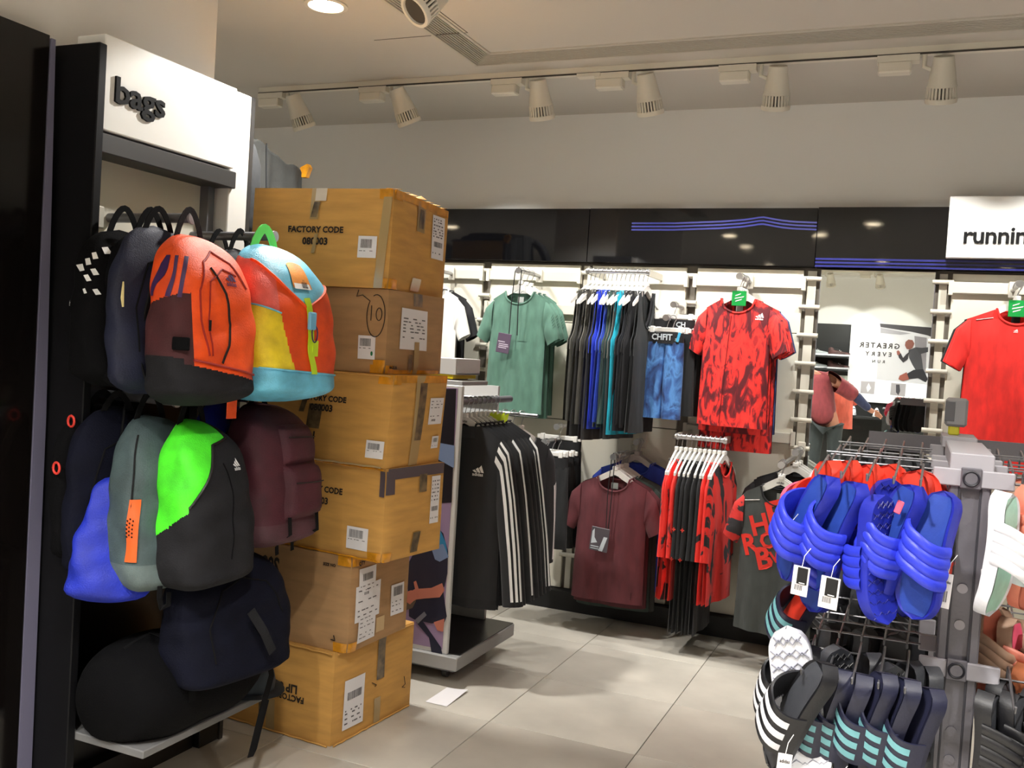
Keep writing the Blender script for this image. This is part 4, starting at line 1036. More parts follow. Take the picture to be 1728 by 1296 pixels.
def stock_arm(label, x, z, yf, yb=5.222, rr=.011, up=None):
    "straight face-out arm with a disc end, fixed to the wall system"
    t = thing('garment_hook', label, 'display arm', (x, 0, 0), group='face-out arms on the back wall')
    MB().lathe([(.0001, yf), (rr, yf), (rr, yb), (.0001, yb)], 14, 'y', (0, 0, z)).obj('arm_tube', chrome_m, t, True)
    MB().lathe([(.0001, yf-.008), (.017, yf-.008), (.017, yf+.004), (.011, yf+.006)], 18, 'y', (0, 0, z)).obj('end_disc', chrome_m, t, True)
    MB().cbox((-.02, yb-.012, z-.04), (.02, yb+.0, z+.04), .004).obj('wall_plate', creamrail_m, t)
    return t
def wall_rail(label, x0_, x1_, z, y, yb=5.222):
    t = thing('hanging_rail', label, 'hanging rail', (0, 0, 0), group='rails parallel to the back wall')
    MB().lathe([(.0001, x0_), (.0125, x0_), (.0125, x1_), (.0001, x1_)], 14, 'x', (0, y, z)).obj('rail_tube', chrome_m, t, True)
    for x in (x0_+.012, x1_-.012):
        MB().box((x-.006, y, z-.018), (x+.006, yb, z+.018)).obj('rail_arm', creamrail_m, t)
        MB().lathe([(.0001, x-.008), (.016, x-.008), (.016, x+.008), (.0001, x+.008)], 12, 'x', (0, y, z)).obj('rail_end', chrome_m, t, True)
    return t
GT = 'hangers on the back wall'
ordn = ['front', 'second from the front', 'third from the front', 'fourth from the front', 'fifth from the front']
def hlab(nm, k):
    nm = nm.replace(' on the wall', '')
    l = 'white hanger of the '+nm+('' if ' arm' in nm or len(nm.split()) > 8 else ', '+ordn[k]+' on its arm')
    if len(l.split()) > 16: l = 'white hanger of the '+nm.split(' with ')[0].split(', ')[0].split(' half')[0].split(' behind')[0]+', '+ordn[k]+' on its arm'
    return l
def stack(kind, cat, base, loc, step, n, builder, group, rz0=0.0, colors=None, hword=False):
    "n garments one behind another on a face-out arm"
    x, y, z = loc; first = None
    for k in range(n):
        nm = base if isinstance(base, str) else base[k]
        lb = (nm+', '+ordn[k]+' of its arm') if isinstance(base, str) else nm
        p = (x+rnd.uniform(-.006, .006)*(k > 0), y+step*k, z); rz = rz0+rnd.uniform(-.05, .05)*(k > 0)
        hanger(hlab(nm, k), p, rz, GT, word=hword and k == 0)
        t = thing(kind, lb, cat, p, (0, 0, rz), group)
        builder(t, k)
    return
# green t-shirts
sage = fab('sage_green_jersey', (84, 122, 106))
stock_arm('face-out arm of the sage green t-shirts', -2.085, 1.925, 4.90)
SG = Shirt(seed=5)
SG2 = Shirt(seed=6, amp=.012, zh=-.815)
SG3 = Shirt(seed=8, amp=.012, zh=-.80)
def bld(t, k):
    s_ = (SG, SG2, SG3)[k]; s_.build(t, sage)
    s_.neck_label(t)
    if k == 0:
        MB().grid(lambda u, v: s_.surf(.02+.055*u, -.33-.06*v, .002), 4, 4).obj('chest_pocket', sage, t)
    for sg in (1,):
        q = MB()
        for a in range(5):
            q.tube([s_.slv(sg, .55+.05*a, .5+.02*j) + Vector((.002, -.002, 0)) for j in range(0, 30, 5)], .0012, 4)
        o_ = q.obj('sleeve_print', pm('dark_green_print', (52, 78, 68), .8), t); o_['kind'] = 'stuff'
stack('t_shirt', 't-shirt', 'sage green t-shirt on the wall', (-2.085, 4.945, 1.925), .075, 3, bld, 'sage green t-shirts on the wall', -.05)
ly = thing('lanyard_tag', 'dark purple swing tag on a black cord over the front green t-shirt', 'tag', (-2.085, 4.905, 1.925))
cord = pm('black_cord', (16, 16, 18), .8)
MB().tube([(-.024, -.03, -.36), (-.022, -.028, -.2), (-.020, -.006, 0), (0, -.004, .020), (.018, -.006, 0), (.020, -.028, -.2), (.026, -.032, -.36)], .0028, 6).obj('cord', cord, ly, True)
tg = MB().cbox((-.042, -.038, -.465), (.038, -.034, -.355), .002).xf(Matrix.Rotation(.12, 4, 'Y')).obj('tag_card', pm('purple_card', (88, 72, 92), .5), ly)
q = MB()
for i, (z, a, b) in enumerate([(-.405, .02, .6), (-.418, .1, .9), (-.428, .1, .95), (-.438, .1, .8)]): q.add([(-.036+.07*a, -.0386, z), (-.036+.07*b, -.0386, z), (-.036+.07*b, -.0386, z+.005), (-.036+.07*a, -.0386, z+.005)], [(0, 1, 2, 3)])
o_ = q.xf(Matrix.Rotation(.12, 4, 'Y')).obj('small_print', pm('tag_print', (196, 186, 200), .6), tg); o_['kind'] = 'stuff'
# white and black t-shirts behind the boxes
stock_arm('face-out arm of the white t-shirts behind the boxes', -2.66, 1.925, 4.93)
wj, bj = fab('white_jersey', (232, 230, 224), .02), fab('black_jersey', (24, 24, 27))
def bld(t, k):
    s_ = Shirt(seed=20+k, W=.18+.01*k, xs=.175+.012*k, zh=-.72-.04*k); s_.build(t, (wj, bj)[k], collar_mat=(fab('navy_trim', (40, 42, 56)), bj)[k])
stack('t_shirt', 't-shirt', ['white t-shirt with a dark collar half hidden by the boxes', 'black t-shirt behind the white one by the boxes'], (-2.66, 4.97, 1.925), .10, 2, bld, 't-shirts behind the cardboard boxes')
# tank tops on a rail along the wall
wall_rail('white upper rail of tank tops along the wall', -1.70, -1.345, 1.935, 4.93)
tankcols = [('dark olive grey', (62, 62, 56)), ('black', (34, 34, 34)), ('dark brown grey', (66, 64, 58)), ('charcoal', (44, 44, 44)), ('royal blue', (40, 66, 190)), ('bright blue', (52, 84, 220)), ('dark teal', (48, 66, 66)), ('heather green', (72, 94, 90)),
            ('slate', (58, 68, 70)), ('turquoise', (30, 176, 204)), ('navy black', (26, 30, 38)), ('plain black', (22, 22, 25)), ('black trimmed', (30, 30, 34)), ('deep charcoal', (42, 46, 48))]
for k, (cn, rgb) in enumerate(tankcols):
    x = -1.675+.0245*k; p = (x, 4.93, 1.935); rz = 1.38+rnd.uniform(-.22, .14)
    hanger('white hanger of the %s tank top' % cn, p, rz, 'hangers of the tank tops', wid=.15)
    t = thing('singlet', '%s tank top, number %s along the upper white rail' % (cn, ['one', 'two', 'three', 'four', 'five', 'six', 'seven', 'eight', 'nine', 'ten', 'eleven', 'twelve', 'thirteen', 'fourteen'][k]), 'tank top', p, (0, 0, rz), 'tank tops on the upper rail')
    s_ = Shirt(W=.14, xs=.098, nw=.070, zn=-.106, zs=-.118, zh=-.80-rnd.uniform(0, .11), scoop=.19, arm=-.36, t=.018, amp=.013, seed=100+k, sleeve='tank', pw=.35)
    mt_ = fab('tank_'+cn.replace(' ', '_'), rgb, .12)
    s_.build(t, mt_, nu=16, nv=24, collar_mat=fab('tank_trim', (110, 108, 100)) if k in (0, 2, 8) else mt_)
# shorts
def clip_hanger(label, loc, rz, group, wid=.10, mat=None, word=False):
    t = thing('clip_hanger', label, 'hanger', loc, (0, 0, rz), group)
    mat = mat or hang_w
    MB().tube([(.018*cos(a), 0, .018*sin(a)) for a in [PI*1.12-PI*1.42*k/12 for k in range(13)]]+[(.004, 0, -.034), (0, 0, -.05)], .002, 6).obj('hook', chrome_m, t, True)
    MB().cbox((-wid, -.006, -.075), (wid, .006, -.050), .003).obj('hanger_bar', mat, t)
    for sx in (-1, 1): MB().cbox((sx*wid*.75-.012, -.012, -.095), (sx*wid*.75+.012, .012, -.045), .003).obj('clip', mat, t)
    if word: onto(text_w('adidas', .03, .02), lambda x, y: (x, -.0072, -.066+y)).obj('lettering', ink, t)
    return t
def shorts(t, mat, W=.105, L=.36, z0_=-.085, wb=.035, band=None, seed=0, flare=1.12, split=.45):
    r = random.Random(seed); ph = [r.uniform(0, 6.28) for _ in range(3)]
    def P(sg, cx, hw_):
        def f(u, v):
            a = 2*PI*u; c = cos(a); w_ = hw_*(1+(flare-1)*v)
            y = .028*(.8+.4*v)*sgp(sin(a), .8)+.006*v*sin(5*c+ph[0])+.004*sin(9*c+6*v+ph[1])
            return (cx*(1+.10*v)+w_*c, y, z0_-wb-L*v)
        return f
    b = MB()
    for sg in (-1, 1): b.grid(P(sg, sg*W*.5, W*.53), 22, 16, cu=True)
    b.obj('leg_fabric', mat, t, True, ang=None)
    MB().grid(lambda u, v: (W*sgp(cos(2*PI*u), .8), .026*sgp(sin(2*PI*u), .8), z0_-wb*1.15*v), 26, 3, cu=True).obj('waistband', band or mat, t, True, ang=None)
sb_m = camo('blue_camo_jersey', [(34, 48, 92), (58, 100, 168), (88, 146, 214), (44, 70, 130)], 13, (1, 1, .6), (.30, .44, .56, .70))
stock_arm('face-out arm of the blue shorts', -1.235, 1.70, 4.90)
stock_arm('upper face-out arm of dark shorts behind the blue ones', -1.225, 1.775, 5.00)
clip_hanger('white clip hanger of the blue camouflage shorts', (-1.235, 4.93, 1.70), -.15, GT, .105)
t = thing('shorts', 'blue camouflage training shorts with a lettered black waistband', 'shorts', (-1.235, 4.93, 1.70), (0, 0, -.15))
shorts(t, sb_m, .098, .40, -.078, .05, bj, 3, 1.02)
onto(text_w('CHFIT', .115, .03), lambda x, y: (-.012+x, -.0285-(.0 if abs(x) < .07 else 0), -.116+y*1.05)).obj('waistband_lettering', pm('pale_print', (196, 204, 210), .6), t)
onto(logo_mb(.028), lambda x, y: (.072+x, -.0275, -.112+y)).obj('logo', pm('pale_print', (196, 204, 210), .6), t)
drop_tag(t, .088, -.075, -.035, pm('sky_tag', (70, 180, 226), .5), .014, .05, tilt=.25)
for k in (1, 2, 3):
    p = (-1.235+.018*k, 4.93+.055*k, 1.70)
    clip_hanger('white clip hanger %s behind the one of the blue shorts' % NUMW[k], p, -.15, GT, .105)
    t = thing('shorts', ['black shorts with a side logo directly behind the blue ones', 'black shorts second behind the blue ones', 'dark shorts third behind the blue ones'][k-1], 'shorts', p, (0, 0, -.15), 'dark shorts behind the blue ones')
    shorts(t, fab('black_shorts_cloth', (30, 31, 33)), .125, .38, -.078, .05, bj, 5+k)
    if k == 1: onto(logo_mb(.06), lambda x, y: (-.13+x, -.038, -.36+y)).obj('logo', print_w, t)
p = (-1.225, 5.03, 1.775); clip_hanger('white clip hanger on the upper arm behind the blue shorts', p, 0, GT, .12)
t = thing('shorts', 'black shorts with a lettered waistband on the upper arm', 'shorts', p); shorts(t, bj, .115, .30, -.078, .05, bj, 9)
onto(text_w('CH', .05, .03), lambda x, y: (.045+x, -.0285, -.116+y)).obj('waistband_lettering', pm('pale_print', (196, 204, 210), .6), t)
# red camouflage shirts
camo_m = camo('red_camo_jersey', [(100, 16, 28), (150, 24, 32), (238, 44, 40), (250, 58, 48), (190, 30, 34)], 13, (1.6, 1.6, .62), (.40, .465, .50, .62, .70))
bcamo = camo('blue_camo_shirt', [(30, 52, 100), (60, 98, 160)], 12, (1, 1, .6), (.4, .6))
stock_arm('face-out arm of the red camouflage t-shirts', -.872, 1.925, 4.90)
def bld(t, k):
    s_ = Shirt(seed=(31, 32, 35, 37)[k], W=.172+.006*k, xs=.168+.008*k, zh=(-.765, -.80, -.895, -.80)[k], amp=.008, t=.036)
    s_.build(t, camo_m if k < 3 else bcamo)
    if k == 0:
        s_.art(t, logo_mb(.045), .115, -.205, 'logo', print_w); s_.neck_label(t)
        MB().tube([s_.surf(-.028-.02*j/10, -.20-.55*j/10, .0015) for j in range(11)], .0016, 5).obj('front_seam', pm('dark_red_seam', (96, 14, 22), .8), t)
stack('t_shirt', 't-shirt', ['red camouflage t-shirt at the front of its arm', 'red camouflage t-shirt second on its arm', 'longer red camouflage t-shirt third on its arm', 'blue patterned t-shirt last behind the red camouflage ones'], (-.872, 4.945, 1.925), .062, 4, bld, 'camouflage t-shirts on the wall', -.12)
def offer_card(label, loc):
    c = thing('offer_card', label, 'tag', loc); gm = pm('offer_green', (0, 158, 66), .5)
    MB().cbox((-.036, -.0015, -.076), (.036, .0015, 0), .001).obj('card', gm, c)
    for i, (a, b) in enumerate([(-.020, .006), (-.022, .022), (-.018, .012)]):
        z = -.022-.014*i
        MB().add([(a, -.0022, z-.006), (b, -.0022, z+.004), (b+.004, -.0022, z+.010), (a+.002, -.0022, z)], [(0, 1, 2, 3)]).obj('brush_mark', print_w, c)
    MB().tube([(0, 0, 0), (0, .006, .012)], .0015, 5).obj('card_hook', print_w, c)
offer_card('green offer card on the hanger of the red camouflage t-shirt', (-.872, 4.930, 1.853))
# plain red shirt under the running sign
red_m = fab('red_jersey', (240, 44, 38), .10)
stock_arm('face-out arm of the plain red t-shirts', .385, 1.92, 4.88)
def bld(t, k):
    s_ = Shirt(seed=50+k, W=.195+.004*k, xs=.19+.012*k, zh=-.86, amp=.008, t=.04, nw=.082, scoop=.07)
    s_.build(t, (red_m, red_m, bj)[k])
    if k == 0:
        s_.neck_label(t, bj); s_.art(t, logo_mb(.02), 0, -.215, 'logo', print_w)
        MB().tube([s_.surf(-.165+.07*j/6, -.168+.012*j/6, .002) for j in range(7)], .0018, 5).obj('reflective_piping', pm('silver_piping', (214, 206, 200), .3), t)
stack('t_shirt', 't-shirt', ['plain red running t-shirt at the front of its arm', 'plain red running t-shirt second on its arm', 'black t-shirt last behind the plain red ones'], (.385, 4.925, 1.92), .07, 3, bld, 't-shirts under the running sign')
offer_card('green offer card on the hanger of the plain red t-shirt', (.385, 4.908, 1.848))
# lower level, left to right: black shorts
stock_arm('lower face-out arm of the black shorts', -1.83, 1.00, 4.80)
stock_arm('lower face-out arm of dark shorts behind the black ones', -1.82, 1.075, 4.95)
for k in range(3):
    p = (-1.83+.012*k, 4.83+.06*k, 1.0); clip_hanger('white clip hanger of the long black shorts, number %s back' % NUMW[k+1], p, -.05, GT, .12, word=k == 0)
    t = thing('shorts', ['long black basketball shorts in front on the lower arm', 'long black basketball shorts second on the lower arm', 'long black basketball shorts last on the lower arm'][k], 'shorts', p, (0, 0, -.05), 'long black shorts on the lower arm'); shorts(t, fab('black_shorts_cloth', (30, 31, 33)), .135, .44, -.078, .05, bj, 70+k, 1.15)
p = (-1.82, 5.0, 1.075); clip_hanger('white clip hanger on the arm above the long black shorts', p, 0, GT, .13)
t = thing('shorts', 'dark shorts hanging on the arm above the long black shorts', 'shorts', p); shorts(t, bj, .13, .40, -.078, .05, bj, 75)
# burgundy shirts
burg = fab('burgundy_jersey', (90, 38, 44)); burg2 = fab('burgundy_jersey_dark', (80, 34, 40))
dgreen = fab('dark_green_jersey', (44, 58, 52)); blue_j = fab('blue_jersey', (40, 66, 168)); dkj = fab('charcoal_jersey', (58, 60, 58))
stock_arm('lower face-out arm of the burgundy t-shirts', -1.445, .955, 4.82)
def bld(t, k):
    s_ = Shirt(seed=80+k, W=.185+.003*k, xs=.185+.006*k, zh=(-.765, -.80, -.83, -.84)[k], amp=.010, t=.038)
    s_.build(t, (burg, burg2, dgreen, dkj)[k])
    if k == 0:
        s_.neck_label(t)
        MB().tube([s_.surf(.135-.02*j/6*0, -.74+.04*j/6, .002) for j in range(7)], .0015, 4).obj('hem_slit', pm('dark_burgundy', (50, 18, 24), .8), t)
stack('t_shirt', 't-shirt', ['burgundy t-shirt with a black cord tag, front of the lower arm', 'burgundy t-shirt second on the lower arm', 'dark green t-shirt third on the lower arm', 'charcoal t-shirt last on the lower arm'], (-1.445, 4.865, .955), .065, 4, bld, 't-shirts on the lower burgundy arm', .05)
stock_arm('lower face-out arm of the blue t-shirts', -1.40, 1.02, 5.08)
p = (-1.40, 5.11, 1.02)
for k in range(2):
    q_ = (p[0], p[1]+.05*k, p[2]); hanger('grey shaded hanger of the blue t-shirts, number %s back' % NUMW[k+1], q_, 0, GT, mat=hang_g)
    t = thing('t_shirt', ['royal blue t-shirt behind the burgundy ones, nearer the front', 'royal blue t-shirt behind the burgundy ones, nearest the wall'][k], 't-shirt', q_, (0, 0, .03*k), 'royal blue t-shirts'); Shirt(seed=90+k, W=.20, xs=.20, zh=-.80).build(t, blue_j)
ly = thing('lanyard_tag', 'photo swing tag on a black cord over the front burgundy t-shirt', 'tag', (-1.447, 4.822, .955))
MB().tube([(-.006, -.028, -.38), (-.010, -.026, -.2), (-.008, -.004, 0), (0, -.003, .02), (.010, -.004, 0), (.012, -.026, -.2), (.006, -.028, -.38)], .0026, 6).obj('cord', cord, ly, True)
tg = MB().cbox((-.052, -.034, -.50), (.048, -.030, -.375), .002).xf(Matrix.Rotation(.08, 4, 'Y')).obj('tag_card', pm('tag_dark', (84, 78, 84), .4), ly)
for nm, pts in (('printed_shape', [(-.045, -.40), (-.035, -.385), (-.03, -.43), (-.012, -.455), (-.045, -.465)]), ('printed_shape', [(.02, -.42), (.04, -.42), (.022, -.497), (.0, -.497)]), ('printed_line', [(-.045, -.475), (0, -.475), (0, -.480), (-.045, -.480)]), ('printed_line', [(-.045, -.487), (.01, -.487), (.01, -.491), (-.045, -.491)])):
    MB().slab([(x, -.0342, z) for x, z in pts], (0, -1, 0), .0003).xf(Matrix.Rotation(.08, 4, 'Y')).obj(nm, pm('pale_print', (196, 204, 210), .6), tg)
# rail of red and black tops
wall_rail('lower chrome rail of red and black tops', -1.145, -.875, 1.088, 4.90)
rcamo = camo('red_black_print', [(26, 22, 26), (30, 26, 30), (232, 40, 32), (246, 52, 40)], 4.5, (1, 1, .7), (.36, .415, .43, .7))
rows = ['red and black print', 'red and black print', 'red and black print', 'black with red marks', 'black', 'black', 'black', 'black', 'red and black print', 'red and black print', 'red and black print']
for k, cn in enumerate(rows):
    x = -1.132+.0246*k; p = (x, 4.90, 1.088); rz = 1.46+rnd.uniform(-.10, .06); isr = 'print' in cn
    hanger('white hanger of the lower chrome rail, number %s along it' % NUMW[k+1], p, rz, 'hangers of the lower red and black rail', wid=.16)
    t = thing('sports_shirt' if isr else 'track_trousers', '%s garment, number %s along the lower chrome rail' % (cn, ['one', 'two', 'three', 'four', 'five', 'six', 'seven', 'eight', 'nine', 'ten', 'eleven'][k]), 'top' if isr else 'trousers', p, (0, 0, rz), 'red and black clothes on the lower rail')
    s_ = Shirt(W=.16, xs=.15, zh=(-.82 if isr else -.98), t=.014, amp=.010, seed=200+k, nw=.07, sleeve='long', sl=dict(top=[(.97, 0), (.18, -.22), (.19, -.60)], bot=[(.11, -.32), (.12, -.38), (.135, -.61)]), ts=.016)
    s_.build(t, rcamo if isr else fab('black_top_cloth', (25, 25, 28)), nu=16, nv=24)
    if k in (3, 5):
        cm = pm('red_cross_print', (226, 60, 46), .7)
        for z in (-.52, -.70, -.80):
            for a in (0, 1):
                q = Vector((s_.W+.0, -.0, z)); w_, h_ = ((.010, .003), (.003, .010))[a]
                q_ = s_.slv(-1, min(1, (-z-.158)/.45), 0.0); 
                MB().add([q_+Vector((-.003, u*w_, v*h_)) for u, v in ((-1, -1), (1, -1), (1, 1), (-1, 1))], [(0, 1, 2, 3)]).obj('red_cross', cm, t)
# black logo shirts and the lettered grey shirt
stock_arm('lower face-out arm of the black logo t-shirts', -.545, 1.055, 4.96)
def bld(t, k):
    s_ = Shirt(seed=120+k, W=.20, xs=.20, zh=-.86, t=.04); s_.build(t, bj)
    if k == 0: s_.art(t, logo_mb(.055), .105, -.215, 'logo', print_w)
    MB().tube([s_.slv(1, f/8, .5)+Vector((.002, -.002, .001)) for f in range(9)], .0016, 4).obj('sleeve_piping', pm('olive_piping', (90, 84, 66), .7), t)
stack('t_shirt', 't-shirt', ['black t-shirt with a white chest logo, front of its lower arm', 'black t-shirt second on the logo arm', 'black t-shirt third on the logo arm', 'black t-shirt last on the logo arm'], (-.545, 5.0, 1.055), .055, 4, bld, 'black logo t-shirts on the lower wall')
stock_arm('lower face-out arm of the grey lettered t-shirt', -.578, 1.012, 4.70)
hl = camo('red_stripe_sleeve', [(34, 32, 36), (44, 40, 44), (206, 44, 40), (226, 50, 44)], 7, (1.2, 1.2, 2.2), (.42, .5, .52, .8))
gry = fab('charcoal_grey_jersey', (62, 66, 64))
def bld(t, k):
    s_ = Shirt(seed=130+k, W=.175, xs=.175, zh=-.82, t=.038, scoop=.085); s_.build(t, (gry, dkj)[k], sl_mat=(hl, dkj)[k], collar_mat=bj)
    if k == 0:
        s_.neck_label(t)
        rp = pm('red_letter_print', (224, 48, 36), .7)
        # big slanted letters across the chest
        for wd, x, z, sc, rot in (('H', -.065, -.34, .10, .35), ('E', .02, -.30, .10, .35), ('R', -.10, -.44, .10, .35), ('O', -.02, -.40, .10, .3), ('L', .07, -.33, .09, .35), ('W', .03, -.46, .10, .3), ('B', -.03, -.50, .09, .3)):
            mb_ = text_w(wd, sc*.85, .03); c, q = cos(rot), sin(rot)
            s_.art(t, onto(mb_, lambda a, b: (a*c-b*q, a*q+b*c, 0)), x, z, 'printed_letter', rp)
        MB().tube([s_.surf(-.165+.075*j/6, -.192+.012*j/6, .003) for j in range(7)], .002, 5).obj('grey_piping', pm('silver_piping', (214, 206, 200), .3), t)
stack('t_shirt', 't-shirt', ['charcoal t-shirt with big red letters and striped sleeves', 'plain charcoal t-shirt behind the lettered one'], (-.578, 4.735, 1.012), .07, 2, bld, 'charcoal t-shirts on the lower arm', -.12, hword=True)
# track jackets on the wheeled stand
jacket_m = fab('black_tricot', (30, 31, 34), .08)
JL = dict(top=[(.97, 0), (.228, -.21), (.268, -.40), (.305, -.62), (.335, -.86)], bot=[(.15, -.35), (.160, -.38), (.180, -.48), (.212, -.66), (.240, -.875)])
stripe_m = pm('white_stripe', (234, 234, 234), .7)
for k in range(8):
    y = 3.815+.048*k; p = (RX, y, RZ1); rz = -.06+rnd.uniform(-.04, .04)
    hanger('white hanger on the wheeled stand, number %s from its poster panel' % NUMW[k+1], p, rz, 'hangers on the wheeled stand', wid=.18, word=(k == 0))
    t = thing('track_jacket', 'black three-stripe track jacket, number %s from the end panel of the stand' % ['one', 'two', 'three', 'four', 'five', 'six', 'seven', 'eight'][k], 'jacket', p, (0, 0, rz), 'track jackets on the wheeled stand')
    s_ = Shirt(W=.20, xs=.185, zn=-.095, zs=-.155, zh=-.885-rnd.uniform(0, .02), nw=.07, scoop=.05, arm=-.36, t=.026, amp=.010, seed=300+k, sleeve='long', sl=JL, ts=.026)
    s_.build(t, jacket_m, nu=22, nv=24)
    MB().grid(lambda u, v: (.072*sgp(cos(2*PI*u), .8), -.030*sgp(sin(2*PI*u), .8)-.008, -.158+.052*v+.022*max(0, -sin(2*PI*u))), 20, 3, cu=True).obj('stand_collar', jacket_m, t, True, ang=None)
    MB().tube([s_.surf(0, -.165-.63*j/8, .002) for j in range(9)], .0025, 5).obj('zip', bj, t)
    MB().grid(lambda u, v: s_.pt(-1, 2*u-1, .0+.055*v)+Vector((0, -.003, -.012)), 20, 2).obj('hem_band', bj, t, True)
    if k in (0, 3, 7):
        for sg in (-1, 1):
            for j in range(3):
                a0 = .25+.50*j
                MB().grid(lambda u, v: s_.slv(sg, .02+.96*v, (a0+.29*u))+Vector((sg*.0025*cos(a0), -.003*sin(a0+.1), .001)), 2, 18).obj('sleeve_stripe', stripe_m, t, True)
    for sg in (-1, 1): MB().grid(lambda u, v: s_.slv(sg, .93+.07*v, 2*PI*u)*1.004, 16, 2, cu=True).obj('cuff', bj, t, True)
    if k == 0: s_.art(t, logo_mb(.058), .095, -.305, 'logo', print_w)
for k in range(3):
    x = -1.875+.045*k; p = (x, 4.345, 1.168); rz = .9
    hanger('white hanger on the short chrome cross rail, number %s along it' % NUMW[k+1], p, rz, 'hangers on the wheeled stand', wid=.17)
    t = thing('track_jacket', ['plain black track top, leftmost on the short cross rail', 'plain black track top, middle of the short cross rail', 'black three-stripe track top, rightmost on the short cross rail'][k], 'jacket', p, (0, 0, rz), 'tops on the short cross rail')
    s_ = Shirt(W=.17, xs=.17, zh=-.80, t=.02, amp=.010, seed=340+k, sleeve='long', sl=dict(top=[(.97, 0), (.205, -.22), (.22, -.36), (.225, -.5), (.23, -.74)], bot=[(.115, -.32), (.12, -.34), (.135, -.45), (.145, -.60), (.15, -.755)]), ts=.022)
    s_.build(t, jacket_m, nu=18, nv=22)
    if k == 2:
        for j in range(3):
            a0 = .1+.34*j
            MB().grid(lambda u, v: s_.slv(1, .45+.53*v, a0+.2*u)+Vector((.0025, -.003*sin(a0), 0)), 2, 14).obj('sleeve_stripe', stripe_m, t, True)
nt = thing('swing_tag', 'neon yellow-green fabric tabs between the hangers of the stand', 'tag', (-1.80, 4.05, 1.20))
for k in range(5): MB().slab([(-.03+.02*k, 0, -.05-.008*(k % 3)), (-.008+.018*k, .004, -.045), (-.012+.021*k, .002, -.012+.006*(k % 2)), (-.028+.02*k, -.002, -.022)], (0, 1, 0), .002).obj('tab', pm('neon_yellow_tab', (200, 222, 40), .6), nt)
# ================================================================ slide sandal rack, right foreground
rk = thing('sandal_rack', 'grey aluminium rack with wire prongs holding slide sandals', 'display rack', (0, 0, 0))
rack_m = pm('rack_grey', (118, 116, 124), .45, metal=.25, bump=.05, bscale=150)
rack_l = pm('rack_light', (178, 176, 184), .5)
wire_m = pm('wire_steel', (128, 128, 132), .35, metal=.7)
groove_m = pm('rack_groove', (62, 62, 70), .6)
PX0, PX1, PY0 = .066, .138, 2.0
for y, top, nm in ((PY0, 1.30, 'front post of the rack'), (2.66, 1.30, None)):
    po = MB().cbox((PX0, y, 0.03), (PX0+.018, y+.07, top), .003).cbox((PX1-.018, y, .03), (PX1, y+.07, top), .003).box((PX0+.016, y+.006, .03), (PX1-.016, y+.066, top)).obj('post', rack_m, rk, label=nm)
    MB().box((PX0+.0165, y-.0002, .03), (PX0+.0195, y+.006, top)).box((PX1-.0195, y-.0002, .03), (PX1-.0165, y+.006, top)).obj('post_groove', groove_m, po)
    for z in (.665, .80, 1.075, 1.005, .745):
        MB().lathe([(.0001, y+.0025), (.0095, y+.0025), (.0095, y+.007), (.0001, y+.007)], 16, 'y', ((PX0+PX1)/2, 0, z)).obj('hole_plug', rack_l if z in (1.005, 1.075) else rack_m, po)
# top beam between the posts, in two capped lengths
MB().cbox((PX0-.002, PY0-.004, 1.300), (PX1+.002, 2.39, 1.332), .002).obj('top_beam', rack_l, rk)
MB().cbox((PX0-.004, 2.62, 1.300), (PX1+.004, 2.80, 1.328), .002).obj('top_beam', rack_l, rk)
MB().cbox((PX0+.004, 2.39, 1.27), (PX1-.004, 2.62, 1.296), .002).obj('inner_beam', rack_m, rk)
MB().box((-.12, 2.86, 1.262), (.75, 2.875, 1.312)).obj('rear_board', rack_m, rk)
MB().cbox((-.5, 1.9, .0), (.72, 2.9, .028), .003).obj('base_plate', satin_m, rk)
LEV = [(1.286, 'upper'), (.921, 'lower')]
for z, _ in LEV:
    for y in (PY0-.006, 2.16, 2.30, 2.66):
        MB().cbox((.036, y, z-.017), (.092 if y < 2.1 else .070, y+.012, z+.016), .002).obj('bracket', rack_l, rk); MB().cbox((.112 if y < 2.1 else .134, y, z-.017), (.176, y+.012, z+.016), .002).obj('bracket', rack_l, rk)
    MB().cbox((PX0+.018, PY0-.010, z-.02), (PX1-.018, PY0-.001, z+.02), .002).obj('collar_plate', rack_m, rk)
    cyy = PY0-.012
    MB().tube([((PX0+PX1)/2+.0135*sin(a), cyy, z+.0135*cos(a)) for a in [2*PI*k/20 for k in range(20)]], .0022, 6, closed=True).obj('key_ring_lock', pm('lock_dark', (40, 40, 48), .5), rk, True)
    MB().lathe([(.0001, cyy-.001), (.011, cyy-.001), (.011, cyy+.006), (.0001, cyy+.006)], 16, 'y', ((PX0+PX1)/2, 0, z)).obj('lock_button', rack_m, rk)
    for sx, x0_, x1_ in ((-1, -.175, .040), (1, .172, .42)):
        for y in (2.0, 2.15, 2.31, 2.48, 2.66):
            MB().tube([(x0_, y, z-.004), (x1_, y, z-.002)], .0023, 6).obj('cross_wire', wire_m, rk, True)
        for y in (2.18, 2.52):
            MB().tube([(x0_, y, z+.012), (x1_, y, z+.013)], .0019, 6).obj('cross_wire', wire_m, rk, True)
        n = 5
        for k in range(n):
            x = x0_+.018+(x1_-x0_-.04)*k/(n-1)
            for yb, yf in ((2.02, 1.80), (2.33, 2.10), (2.68, 2.42)):
                MB().tube([(x, yb, z-.03), (x, yb, z+.012), (x, yb-.008, z+.017), (x, yb-.03, z+.016), (x-.004, yf+.03, z-.004), (x-.004, yf+.008, z-.004), (x-.004, yf, z+.008)], .0023, 6).obj('prong', wire_m, rk, True)
